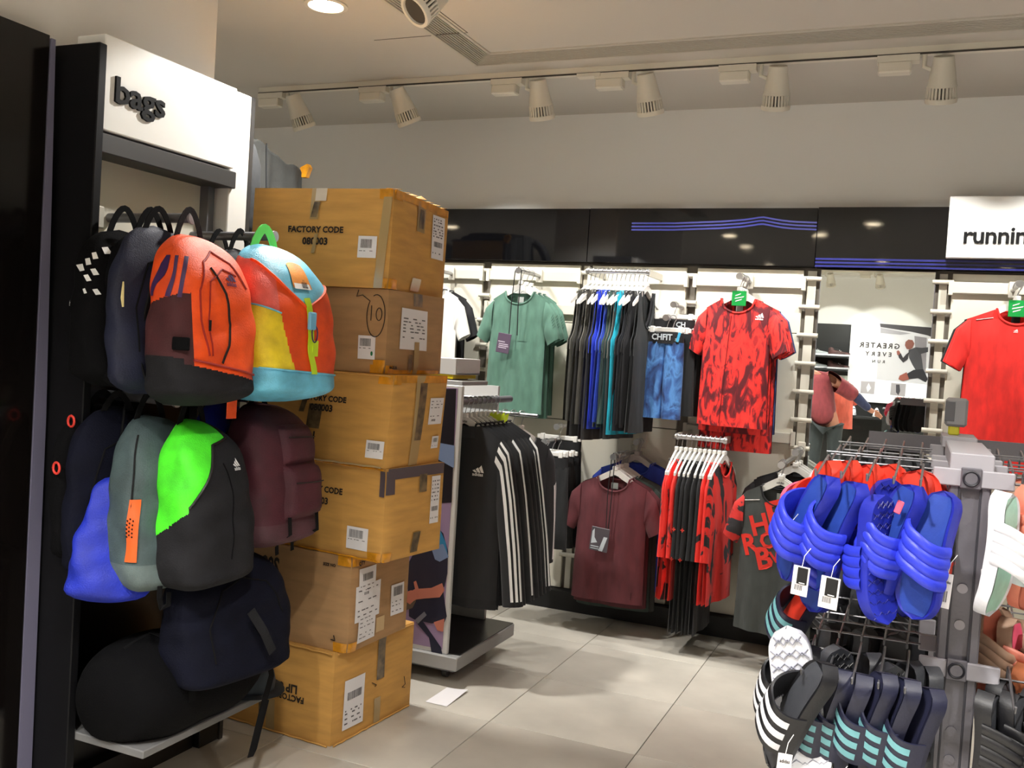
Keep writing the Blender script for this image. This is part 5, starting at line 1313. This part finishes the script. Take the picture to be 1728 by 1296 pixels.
# acrylic ticket holder on the rear post
th = thing('ticket_holder', 'small grey plastic ticket holder with a yellow base on the rack top', 'ticket holder', (.088, 2.70, 1.3285))
MB().cbox((-.022, -.02, .022), (.030, .02, .095), .006).obj('holder_head', pm('smoke_plastic', (150, 150, 154), .25), th)
MB().cbox((-.023, -.021, .035), (.0, -.0195, .085), .0006).obj('holder_window', pm('dark_clear_plastic', (96, 96, 100), .12), th)
MB().cbox((-.012, -.012, 0), (.014, .012, .024), .003).obj('holder_base', pm('yellow_clear', (206, 200, 60), .25), th)

# slide sandals: heel up at the origin, toe down, footbed towards -y
SL = .232
def halfw(t):
    b = .0335+.004*math.tanh((t-.5)*6)+.002*sin(3*t)
    e0 = max(0.0, 1-((.16-t)/.16)**2)**.5 if t < .16 else 1
    e1 = max(0.0, 1-((t-.80)/.20)**2)**.5 if t > .80 else 1
    return max(.0006, b*e0*e1)
def bow(t): return .010*(2*t-1)**2-.004+.006*max(0, t-.75)*4
_sl = {}
def slide_meshes():
    nt_, nx = 26, 10
    def top(u, v):
        x = (2*u-1)*halfw(v); rim = .0045*abs(2*u-1)**4
        return (x, bow(v)-rim+.0, -SL*v)
    sole = MB()
    sole.grid(lambda u, v: top(u, v), nx, nt_)
    thk = lambda v: .026-.008*v
    sole.grid(lambda u, v: ((1-2*u)*halfw(v)*.97, bow(v)+thk(v), -SL*v), nx, nt_)
    for sg in (-1, 1):
        sole.grid(lambda u, v: (sg*halfw(v)*(1+.04*sin(PI*u)-.03*u), bow(v)-.0045+(thk(v)+.0045)*u, -SL*v), 4, nt_)
    fb = MB().grid(lambda u, v: ((2*u-1)*halfw(.04+.92*v)*.80, bow(.04+.92*v)-.0012-.0018*abs(2*u-1)**4, -SL*(.04+.92*v)), 8, 22)
    def sp(u, v, off=0.0, ridges=True):
        t = .30+.33*v+.035*sin(PI*u)-.10*cos(PI*u); w_ = halfw(min(.78, max(.25, t)))+.0035
        a = PI*u; r = .0035*abs(sin(4*PI*v))**.6 if ridges else 0
        h = .046+.006*(1-v)
        x = -(w_+off+r)*sgp(cos(a), .75); y = bow(t)+.010-(h+off+r+.010)*sin(a)**.8
        return (x, y, -SL*t)
    def strap(rg):
        b = MB().grid(lambda u, v: sp(u, v, 0, rg), 18, 32 if rg else 8)
        b.grid(lambda u, v: sp(1-u, v, -.004, False), 18, 6)
        for v in (0, 1): b.grid(lambda a, c: tuple(Vector(sp(a, v, 0, rg))*(1-c)+Vector(sp(a, v, -.004, False))*c), 18, 1)
        return b
    st = [MB().grid(lambda u, v: sp(.12+.76*u, .13+.29*j+.16*v, .0012, False), 14, 3) for j in range(3)]
    tread = MB()
    for k in range(11):
        v = .05+.085*k
        for s_ in (0, 1):
            tread.tube([((q/6-.5)*1.8*halfw(v), bow(v)+thk(v)+.0004, -SL*v-.008*abs(sin(PI*(q/2+.5*s_)))-.004*s_) for q in range(7)], .0011, 4)
    return sole, fb, strap(True), strap(False), st, tread
SM = slide_meshes()
def slide_mesh(i, mat, j=None):
    key = (i, mat.name, j)
    if key not in _sl:
        b = SM[i] if j is None else SM[i][j]
        _sl[key] = b.mesh(('slide_sole', 'slide_footbed', 'slide_strap', 'slide_strap', 'slide_stripe', 'slide_tread')[i], mat, True, .9)
    return _sl[key]
def slide(label, loc, rot, sole, bed, strap, ridged=True, stripes=None, tread=None, group='slide sandals on the rack', sc=1.0):
    t = thing('slide_sandal', label, 'sandal', (loc[0], loc[1], loc[2]+.010), rot, group); t.scale = (sc, sc, sc)
    put('sole', slide_mesh(0, sole), t); put('footbed', slide_mesh(1, bed), t); put('strap', slide_mesh(2 if ridged else 3, strap), t)
    if stripes:
        for j in range(3): put('stripe', slide_mesh(4, stripes, j), t)
    if tread: o_ = put('tread_grooves', slide_mesh(5, tread), t)
    return t
rub = lambda n, c, r=.45: pm(n, c, r, var=.04, vscale=40, bump=.04, bscale=300)
bl1 = rub('blue_rubber', (36, 46, 168)); bl2 = rub('blue_footbed', (34, 66, 160), .6); bl3 = rub('bright_blue_rubber', (46, 60, 208)); bltr = rub('blue_groove', (26, 30, 120))
red1 = rub('coral_rubber', (226, 62, 44)); blk1 = rub('black_rubber', (26, 26, 30)); blk2 = rub('dark_grey_rubber', (66, 68, 74)); wh1 = rub('white_rubber', (226, 228, 236)); mint = rub('mint_footbed', (170, 216, 198)); aqua = rub('aqua_stripe', (112, 172, 180), .6)
nvy = rub('navy_rubber', (34, 36, 58)); sal = rub('salmon_rubber', (224, 130, 108)); beige = rub('beige_rubber', (188, 156, 134)); pink = rub('pink_rubber', (240, 96, 128)); whg = rub('grey_groove', (150, 152, 166)); lav = rub('lavender_white_sole', (206, 208, 226))
D = math.radians
def tagcard(label, loc, rz, w_=.030, h_=.054, panel=True, word=False):
    t = thing('price_tag', label, 'tag', loc, (0, .06, rz))
    MB().cbox((-w_/2, -.0006, -h_), (w_/2, .0006, 0), .0005).obj('card', label_m, t)
    if panel:
        p_ = MB().cbox((-w_*.22, -.0024, -h_*.60), (w_*.40, -.0008, -.002), .001).obj('black_ticket', pm('ticket_black', (16, 16, 18), .4), t)
        MB().box((-w_*.05, -.0027, -h_*.57), (w_*.30, -.0025, -h_*.54)).obj('ticket_print', print_w, p_)
    if word: onto(text_w('adidas', w_*.7, .02), lambda x, y: (x, -.0010, -h_*.28+y*1.3)).obj('lettering', ink, t)
    b = MB(); r = random.Random(int(abs(loc[0])*9999)); x = -w_*.3
    while x < w_*.15:
        q_ = r.choice((.0006, .001, .0016)); b.add([(x, -.0009, -h_*.82), (x+q_, -.0009, -h_*.82), (x+q_, -.0009, -h_*(.64 if panel else .5)), (x, -.0009, -h_*(.64 if panel else .5))], [(0, 1, 2, 3)]); x += q_+.0008
    o_ = b.obj('barcode', ink_soft, t); o_['kind'] = 'stuff'
    MB().tube([(0, 0, 0), (.002, 0, .02), (.010, .004, .035)], .0008, 4).obj('tag_loop', print_w, t)
    return t
# upper level, left side, front row: blue
slide('blue slide sandal at the left end of the upper front row', (-.150, 1.865, 1.268), (D(-10), D(21), D(-58)), bl1, bl2, bl3)
slide('blue slide sandal second from the left in the upper front row', (-.100, 1.86, 1.262), (D(-8), D(19), D(-54)), bl1, bl2, bl3)
slide('blue slide sandal showing its tread edge, third in the upper front row', (-.066, 1.86, 1.243), (D(5), D(2), D(-128)), bl1, bl2, bl3, tread=bltr)
slide('blue slide sandal with its sole to the front, behind the tread-edge one', (-.040, 1.93, 1.268), (D(4), D(-6), D(-165)), bl1, bl2, bl3, tread=bltr)
slide('blue slide sandal with a pink sticker, second from the post', (-.004, 1.855, 1.268), (D(-8), D(14), D(-50)), bl1, bl2, bl3)
slide('blue slide sandal nearest the front post, footbed to the front', (.052, 1.865, 1.262), (D(-10), D(5), D(-32)), bl1, bl2, bl3, sc=1.02)
slide('dark blue slide sandal hanging behind the second blue one', (-.125, 1.93, 1.215), (D(-4), D(12), D(-40)), bl1, bl2, bl1)
slide('dark blue slide sandal low behind the pink-stickered one', (.02, 1.945, 1.235), (D(-2), D(6), D(-36)), bl1, bl2, bl1)
MB_ = MB().cbox((-.006, -.002, -.012), (.006, .002, .012), .0015); ps = MB_.obj('size_sticker', pink); ps.location = (-.018, 1.83, 1.238); ps.rotation_euler = (0, .3, -.3); tag(ps, 'pink and white size clip on the strap of a blue slide sandal', 'size clip')
# coral and red pairs behind them
for k, (x, y, z, a, b_) in enumerate([(-.155, 1.945, 1.288, -50, 14), (-.125, 1.985, 1.288, -45, 10), (-.085, 1.985, 1.284, -40, 4), (-.045, 1.99, 1.288, -30, 2), (-.015, 1.985, 1.276, -20, 4), (.005, 1.965, 1.284, -20, 4), (.018, 1.985, 1.282, 5, -8), (.030, 2.03, 1.268, -10, -6)]):
    slide('coral red slide sandal behind the blue ones, number %s along the prongs' % NUMW[k+1], (x, y, z), (D(2), D(b_), D(a)), red1, red1, red1 if k != 6 else blk1, group='coral slide sandals behind the blue ones')
slide('pink slide sandal at the far left behind the first blue one', (-.165, 1.965, 1.272), (D(-6), D(20), D(-62)), wh1, pink, pink)
tagcard('white tag with a black ticket under the leftmost blue slide sandal', (-.172, 1.80, 1.115), -.2)
tagcard('white tag with a black ticket under the second blue slide sandal', (-.121, 1.80, 1.103), -.2, .034, .058)
tagcard('narrow white barcode tag beside the post under the last blue slide sandal', (.070, 1.85, 1.128), -.15, .018, .062, panel=False, word=True)
cardb = tagcard('grey-brown card corner sticking out left of the first blue slide sandal', (-.205, 1.87, 1.165), -.5, .03, .045, panel=False)
# rear rows of the upper level: dark pairs
for k in range(8):
    slide('dark slide sandal in the rear of the upper level, number %s from the left' % ['one', 'two', 'three', 'four', 'five', 'six', 'seven', 'eight'][k], (-.150+.027*k, 2.20+.04*(k % 2), 1.268), (D(0), D(4), D(-60+9*k)), (blk1, blk2, nvy, blk1)[k % 4], (blk2, blk1, blk2, wh1)[k % 4], (blk1, nvy, blk1, blk2)[k % 4], group='dark slide sandals in the rear of the upper level')
for k in range(5):
    slide('black slide sandal at the very back of the upper level, number %s from the left' % ['one', 'two', 'three', 'four', 'five'][k], (-.140+.04*k, 2.52, 1.268), (0, D(4), D(-50+10*k)), blk1, blk2, blk1, group='black slide sandals at the back of the upper level')
# lower level, left side
slide('black slide sandal with three white stripes, left end of the lower level', (-.128, 1.80, .935), (D(-12), D(24), D(-60)), blk1, blk2, blk1, False, wh1, sc=1.1)
slide('black slide sandal with white stripes edge-on behind the first', (-.165, 1.875, .945), (D(-12), D(18), D(-72)), blk1, blk2, blk1, False, wh1)
slide('large white slide sandal showing its scaled sole at the left of the lower level', (-.200, 1.885, .972), (D(4), D(12), D(-176)), wh1, lav, wh1, tread=whg, sc=1.28)
for k, (x, y, z, a, b_) in enumerate([(-.102, 1.85, .915, -70, 16), (-.070, 1.845, .915, -80, 16), (-.028, 1.84, .925, -64, 16), (.010, 1.84, .922, -70, 16), (.052, 1.85, .910, -58, 14)]):
    slide('navy slide sandal with aqua stripes, number %s from the left on the lower level' % ['one', 'two', 'three', 'four', 'five'][k], (x, y, z), (D(-6), D(b_), D(a)), nvy, nvy, nvy, False, aqua, group='navy and aqua slide sandals')
for k, (x, y, z, a, b_) in enumerate([(-.118, 1.95, .935, -150, 4), (-.060, 1.96, .925, -60, 6), (-.020, 1.95, .918, -150, 2), (.015, 1.97, .918, -40, 4), (.045, 1.98, .912, -60, 4)]):
    slide('grey-black slide sandal behind the aqua striped ones, number %s from the left' % ['one', 'two', 'three', 'four', 'five'][k], (x, y, z), (0, D(b_), D(a)), blk2, blk1, blk1, tread=blk1 if a < -100 else None, group='grey-black slide sandals of the lower level')
slide('aqua and navy chevron sandal tucked high at the left of the lower level', (-.160, 2.02, 1.045), (D(-10), D(30), D(-60)), nvy, red1, nvy, False, aqua)
for k in range(8):
    slide('dark slide sandal in the depth of the lower level, number %s along the prongs' % NUMW[k+1], (-.155+.027*k, 2.50+.05*(k % 2), .985-.02*(k % 3)), (0, D(4), D(-40+14*k)), (blk1, blk2, nvy)[k % 3], blk2, blk1, group='dark slide sandals in the depth of the lower level')
for k in range(7):
    slide('black slide sandal on the rearmost prongs of the lower level, number %s along them' % NUMW[k+1], (-.15+.03*k, 2.74, 1.0-.03*(k % 2)), (0, D(4), D(-30+10*k)), blk1, blk2, blk1, group='black slide sandals on the rearmost lower prongs')
for k in range(6):
    slide('black slide sandal in the dark rear of the lower level, number %s from the left' % ['one', 'two', 'three', 'four', 'five', 'six'][k], (-.150+.036*k, 2.22+.03*(k % 2), .905), (0, D(4), D(-60+12*k)), blk1, blk2, blk1, group='black slide sandals in the rear of the lower level')
tagcard('white adidas-lettered tag left under the white striped slide sandal'.replace('adidas-lettered ', 'narrow barcode '), (-.172, 1.745, .79), .25, .025, .058, panel=False, word=True)
tagcard('white lettered tag at the lower edge under the third aqua striped sandal', (-.083, 1.80, .735), -.15, .038, .062, panel=False, word=True)
tagcard('white lettered tag at the lower edge under the fourth aqua striped sandal', (-.045, 1.80, .735), -.15, .038, .062, panel=False, word=True)
# right side
slide('white slide sandal with a mint footbed, right of the post', (.166, 1.90, 1.265), (D(6), D(-4), D(62)), wh1, mint, wh1)
slide('salmon slide sandal behind the white one right of the post', (.21, 1.96, 1.275), (D(2), D(-4), D(50)), sal, sal, sal)
slide('salmon slide sandal further back right of the post', (.19, 2.05, 1.28), (D(2), D(4), D(-30)), sal, beige, sal)
slide('dark slide sandal at the right edge of the upper level', (.235, 2.02, 1.27), (0, 0, D(40)), blk2, blk1, blk2)
slide('white slide sandal at the right edge of the upper level', (.262, 1.95, 1.255), (0, D(-4), D(55)), wh1, lav, wh1)
for k in range(5):
    slide('beige slide sandal in the middle right of the rack, number %s from the post' % ['one', 'two', 'three', 'four', 'five'][k], (.165+.022*k, 2.10+.05*(k % 2), 1.02-.01*k), (D(2), D(-2), D(40+12*k)), beige, (sal, beige, pink)[k % 3], (beige, blk2, sal)[k % 3], group='beige slide sandals right of the post')
for k, (x, y, a) in enumerate([(.165, 1.90, 70), (.205, 1.92, 62), (.240, 1.95, 55), (.19, 2.0, 60)]):
    slide('glossy black slide sandal low on the right of the post, number %s from it' % ['one', 'two', 'three', 'four'][k], (x, y, .905), (D(4), D(-8), D(a)), blk1, blk2, blk1, group='black slide sandals low on the right')
slide('copper and black sandal at the lower right edge', (.235, 2.04, .93), (0, D(-6), D(55)), rub('copper_rubber', (206, 124, 84)), blk1, blk1)
MB().cbox((-.02, -.001, -.05), (.02, .001, 0), .0008).obj('paper_tag', label_m) and None
o_ = bpy.data.objects['paper_tag']; o_.location = (.150, 2.0, 1.12); o_.rotation_euler = (0, -.1, .2); tag(o_, 'blank grey tag hanging in the shade right of the post', 'tag')

# ================================================================ far end of the shop, seen in the mirror
MY = 5.24; YV = 2*MY-(YB+.03)
def vm(x, y, yv=None):
    "photo position in the mirror -> real point at the far end"
    p = at(x, y, yv or YV); return Vector((p.x, 2*MY-p.y, p.z))
FY = YB+.03
ul = thing('shoe_shelf', 'two black shelves of running shoes left of the poster, seen in the mirror', 'shelf', (0, 0, 0)); ll = thing('shoe_shelf', 'low black shelf of trainers under the poster, seen in the mirror', 'shelf', (0, 0, 0))
dw = thing('shoe_wall', 'black board wall behind the running poster at the far end of the shop', 'display unit', (0, 0, 0))
ztop_ = vm(1400, 546).z
MB().box((-3.4, YB+.001, 0), (2.4, FY-.02, ztop_)).obj('black_board', pm('matt_black_board', (26, 27, 28), .6), dw)
shz = [vm(1415, 602).z-.0, vm(1412, 623.5).z, vm(1450, 701).z]
for z in shz[:2]: MB().box((-2.2, FY-.02, z-.02), (vm(1434, 600).x-.01, FY+.24, z-.002)).obj('shelf_board', pm('matt_black_board', (26, 27, 28), .6), ul)
MB().box((-2.2, FY-.02, shz[2]-.03), (.6, FY+.34, shz[2]-.002)).obj('shelf_board', pm('matt_black_board', (26, 27, 28), .6), ll)
MB().box((vm(1425, 635).x-.9, FY-.02, vm(1425, 648).z), (vm(1433, 635).x-.005, FY-.018, vm(1428, 634).z)).obj('lit_strip', pm('pale_strip', (214, 224, 214), .5), dw)
def shoe(label, loc, rz, up_m, sole_m, L_=.31):
    t = thing('running_shoe', label, 'shoe', loc, (0, 0, rz), 'running shoes on the far shoe wall')
    W_ = lambda s_: (.036+.010*sin(PI*min(1, s_*1.05)))*max(.05, 1-abs(2*s_-1)**5)**.5
    sole = MB()
    sole.grid(lambda u, v: ((v-.5)*L_, W_(v)*cos(2*PI*u)*1.05, .016+.016*sin(2*PI*u)*0+(.016 if 0 < u < .5 else -.010)*(1 if abs(cos(2*PI*u)) < .99 else 0)+.02*max(0, v-.75)), 16, 18, cu=True)
    sole.obj('midsole', sole_m, t, True)
    H = lambda v: .030+(.060*(1-v)**.8 if v > .25 else .085-.035*abs(v-.12)*4)*1.0
    MB().grid(lambda u, v: ((v-.5)*L_*.97, W_(v)*.92*cos(PI*u), .030+.02*max(0, v-.75)+(H(v)-.03+.018)*max(0, sin(PI*u))**.7), 14, 18).obj('upper', up_m, t, True)
    MB().tube([(-.12, 0, .11), (-.06, .02, .098), (-.0, 0, .10), (-.06, -.02, .098)], .006, 6, closed=True).obj('collar', pm('shoe_lining', (40, 40, 42), .8), t, True)
    for k in range(4): MB().tube([(.0+.018*k, -.022, .085-.010*k), (.004+.018*k, 0, .094-.011*k), (.0+.018*k, .022, .085-.010*k)], .003, 5).obj('lace', print_w, t)
    return t
sb = pm('shoe_brown_black', (66, 40, 38), .7, var=.3, vscale=20); sgr = pm('shoe_grey', (150, 156, 158), .7)
for i, z in enumerate(shz[:2]):
    lv = ('upper', 'lower')[i]
    shoe('dark running shoe with a white sole on the %s shelf, seen in the mirror' % lv, (vm(1417, 600).x, FY+.12, z), 0, sb, wh1)
    shoe('grey running shoe on the %s shelf at the left of the mirror' % lv, (vm(1380, 600).x, FY+.12, z), 0, sgr, wh1)
for x, lb in ((1441, 'left'), (1480, 'right')):
    shoe('white trainer, the %s one on the low shelf under the poster' % lb, (vm(x, 690).x, FY+.20, shz[2]), PI/2, wh1, wh1, .28)
pw = thing('running_poster', 'white wall poster GREATER EVERY RUN with a runner, seen reversed in the mirror', 'poster', (0, 0, 0))
def pq(pts, lay): return [Vector((q.x, FY+.012+.0012*lay, q.z)) for q in (vm(*p) for p in pts)]
xL, xR = vm(1437, 547).x, vm(1600, 560).x; z1, z0p = ztop_, vm(1433, 676).z
MB().box((xL, FY-.016, z0p), (xR, FY+.012, z1)).obj('poster_board', pm('poster_white_glow', (240, 241, 243), .4, emit=(240, 242, 246), estr=.25), pw)  # faint emission brightens the white board, which is no lamp
def pp_(name, pts, col, lay=1): MB().slab(pq(pts, lay), (0, 1, 0), .0008).obj(name, pm('print_'+name, col, .5), pw)
pp_('photo_background', [(1485, 546), (1600, 555), (1592, 652), (1479, 640)], (206, 206, 212), 1)
pp_('photo_dark_roof', [(1485, 546), (1600, 555), (1600, 580), (1565, 566), (1538, 560), (1486, 552)], (58, 56, 60), 2)
pp_('photo_ledge', [(1486, 553), (1538, 563), (1520, 565), (1486, 562)], (150, 148, 154), 3)
pp_('photo_pillar', [(1543, 567), (1564, 570), (1562, 640), (1548, 638)], (140, 136, 142), 3)
pp_('runner_head', [(1528, 577), (1533, 573), (1540, 574), (1543, 580), (1540, 587), (1535, 590), (1530, 589), (1527, 583)], (134, 84, 74), 4)
pp_('runner_torso', [(1533, 591), (1545, 586), (1553, 590), (1556, 608), (1558, 624), (1546, 626), (1540, 616), (1534, 604)], (70, 70, 76), 4)
pp_('runner_front_arm', [(1534, 594), (1532, 606), (1524, 612), (1517, 604), (1515, 596), (1520, 596), (1524, 604), (1529, 598)], (52, 50, 56), 5)
pp_('runner_fist', [(1513, 593), (1516, 591), (1519, 594), (1518, 599), (1514, 599)], (150, 90, 80), 6)
pp_('runner_back_arm', [(1545, 586), (1556, 587), (1566, 586), (1566, 594), (1552, 598)], (64, 64, 70), 5)
pp_('runner_shorts', [(1542, 624), (1558, 623), (1566, 640), (1562, 645), (1549, 638), (1532, 640), (1528, 632)], (40, 40, 46), 5)
pp_('runner_knee', [(1530, 628), (1534, 640), (1524, 643), (1516, 640), (1518, 634)], (150, 84, 72), 6)
pp_('product_photo', [(1453, 643), (1477, 644), (1475, 665), (1452, 663)], (176, 172, 176), 2)
pp_('product_photo_2', [(1504, 646), (1529, 648), (1527, 669), (1502, 666)], (170, 166, 170), 2)
pp_('product_shape', [(1466, 646), (1470, 655), (1464, 662), (1462, 654)], (232, 230, 232), 3)
pp_('product_shape_2', [(1512, 649), (1518, 649), (1519, 660), (1516, 667), (1512, 662)], (70, 68, 74), 3)
for wd, (x0_, y0_), (x1_, y1_), sp_ in (('GREATER', (1518, 589), (1450, 586), 1.35), ('EVERY', (1504, 602), (1460, 599), 1.7), ('RUN', (1493, 613), (1472, 611.5), 1.9)):
    a, b_ = vm(x0_, y0_), vm(x1_, y1_)
    onto(text_w(wd, abs(a.x-b_.x), .02, sp_, 'LEFT'), lambda x, y: (a.x-x, FY+.0165, a.z+y)).obj('poster_lettering', ink, pw)
# black plinth box and the clothes near the poster
pbx = thing('plinth', 'black display plinth with a thin grey rim, seen at the bottom of the mirror', 'plinth', (0, 0, 0))
q0, q1 = vm(1490, 689, 13.4), vm(1565, 720, 13.4)
MB().cbox((q0.x, q0.y-.4, 0), (q1.x+.4, q0.y, q0.z-.012), .004).obj('plinth_body', pm('matt_black_board', (26, 27, 28), .6), pbx)
MB().box((q0.x-.006, q0.y-.406, q0.z-.012), (q1.x+.406, q0.y+.006, q0.z)).obj('rim', satin_m, pbx)
# lowered ceiling over the shoe wall
zs_ = vm(1480, 470).z
struct('ceiling_2', MB().box((XL, YB, zs_), (XR, YB+.03, CZ)), wall_m, label='paler wall strip above the shoe wall')
# person standing in the shop, seen from behind at the left edge of the mirror
def skin_fig(name, joints, edges, radii, mat, parent, sub=2):
    me = bpy.data.meshes.new(name); me.from_pydata(joints, edges, []); me.materials.append(mat)
    o = put(name, me, parent)
    md = o.modifiers.new('skin', 'SKIN'); md.use_smooth_shade = True; md.branch_smoothing = .4
    for i, r in enumerate(radii):
        me.skin_vertices[0].data[i].radius = r if isinstance(r, tuple) else (r, r); me.skin_vertices[0].data[i].use_root = (i == 0)
    o.modifiers.new('smooth', 'SUBSURF').levels = sub; o.modifiers['smooth'].render_levels = sub
    return o
P0 = vm(1392, 700, 12.0)
pe = thing('person', 'person in a maroon top and dark trousers reflected at the left of the mirror', 'person', (P0.x+.02, P0.y, 0), (0, 0, 0))
skm = pm('skin', (176, 120, 96), .55); mar = fab('maroon_top', (128, 50, 56)); trs = fab('dark_trousers', (38, 44, 46)); nav = fab('navy_sleeve_cloth', (44, 50, 84)); hair = pm('hair_black', (24, 20, 18), .6)
J = [(0, 0, .92), (0, -.01, 1.15), (0, -.01, 1.36), (0, 0, 1.47), (0, -.015, 1.57), (0, -.02, 1.67),
     (-.19, 0, 1.41), (-.25, .02, 1.15), (-.24, -.06, .92), (.19, 0, 1.41), (.30, -.06, 1.20), (.45, -.16, 1.06),
     (-.10, 0, .86), (-.11, .01, .48), (-.11, .03, .09), (-.12, -.10, .045), (.10, 0, .86), (.11, .01, .48), (.12, .03, .09), (.13, -.10, .045),
     (-.245, -.08, .84), (.52, -.20, 1.02)]
lean = lambda p: (p[0]-.42*max(0, p[2]-.92)*(0 if p[0] > .25 else 1), p[1], p[2])
J = [lean(p) for p in J]
E_ = [(0, 1), (1, 2), (2, 3), (3, 4), (4, 5), (2, 6), (6, 7), (7, 8), (2, 9), (9, 10), (10, 11), (0, 12), (12, 13), (13, 14), (14, 15), (0, 16), (16, 17), (17, 18), (18, 19), (8, 20), (11, 21)]
Rr = [(.15, .11), (.14, .10), (.15, .10), (.055, .055), (.075, .09), (.07, .085), .06, .045, .032, .06, .045, .032, (.085, .09), .058, .042, .038, (.085, .09), .058, .042, .038, .030, .030]
skin_fig('body', J, E_, Rr, skm, pe)
skin_fig('shirt', [lean(p) for p in [(0, 0, .80), (0, -.01, 1.08), (0, -.01, 1.32), (0, 0, 1.46), (-.20, 0, 1.41), (-.26, .02, 1.17), (.20, 0, 1.40), (.33, -.06, 1.18)]], [(0, 1), (1, 2), (2, 3), (2, 4), (4, 5), (2, 6), (6, 7)], [(.25, .18), (.235, .17), (.21, .15), (.085, .08), .10, .09, .11, .09], mar, pe)
skin_fig('sleeve', [(.29, -.05, 1.22), (.38, -.11, 1.13), (.47, -.17, 1.05)], [(0, 1), (1, 2)], [.068, .058, .046], nav, pe)
skin_fig('trousers', [(0, 0, .92), (-.10, 0, .82), (-.11, .01, .48), (-.11, .03, .07), (.10, 0, .82), (.11, .01, .48), (.12, .03, .07)], [(0, 1), (1, 2), (2, 3), (0, 4), (4, 5), (5, 6)], [(.165, .125), (.105, .11), .078, .066, (.105, .11), .078, .066], trs, pe)
MB().lathe([(.0001, .112), (.05, .105), (.088, .06), (.096, .0), (.088, -.05), (.07, -.075)], 20, 'z', (-.31, .0, 1.66)).obj('hair', hair, pe, True)
MB().lathe([(.0001, -.015), (.012, -.010), (.013, .0), (.0001, .03)], 10, 'z', (-.29, -.105, 1.60)).obj('nose', skm, pe, True)
for sx in (-1, 1):
    MB().lathe([(.0001, -.012), (.012, 0), (.0001, .012)], 10, 'z', (sx*.032-.30, -.092, 1.635)).obj('eye', pm('eye_white', (230, 228, 224), .3), pe, True)
    MB().lathe([(.0001, -.03), (.012, -.01), (.014, .015), (.0001, .03)], 8, 'z', (sx*.085-.295, -.005, 1.62)).obj('ear', skm, pe, True)
    hx, hy, hz = ((-.245, -.09, .84) if sx < 0 else (.53, -.21, 1.015))
    for k in range(5):
        dx = (k-2)*.014
        if sx < 0: pts = [(hx+dx*.4, hy+dx, hz), (hx+dx*.4, hy+dx-.005, hz-.05), (hx+dx*.4+.01, hy+dx-.012, hz-(.085, .095, .10, .09, .055)[k])]
        else: pts = [(hx, hy+dx*.6, hz+dx), (hx+.045, hy-.02+dx*.6, hz-.02+dx), (hx+(.07, .08, .085, .075, .045)[k], hy-.035+dx*.6, hz-.04+dx)]
        MB().tube(pts, [.010, .009, .006], 8).obj('finger', skm, pe, True)
sh = thing('t_shirt', 'salmon t-shirt on a stand beside the person, reflected in the mirror', 't-shirt', (0, 0, 0))
ps_ = vm(1418, 650, 12.5); sh.location = (ps_.x, ps_.y, vm(1400, 640, 12.5).z+.10); sh.rotation_euler = (0, 0, PI-.5)
Shirt(seed=400, W=.18, xs=.17, zh=-.70, t=.06).build(sh, fab('salmon_jersey', (220, 104, 84)))
st_ = thing('garment_stand', 'thin grey floor stand carrying the salmon t-shirt', 'stand', (ps_.x, ps_.y, 0))
MB().lathe([(.0001, 0), (.14, 0), (.14, .012), (.012, .02), (.010, sh.location.z-.09), (.0001, sh.location.z-.09)], 16).obj('pole', satin_m, st_, True)
MB().tube([(-.16*cos(.5), .16*sin(.5)*0, sh.location.z-.155), (0, 0, sh.location.z-.10), (.16*cos(.5), 0, sh.location.z-.155)], .008, 8).obj('shoulder_bar', satin_m, st_, True)
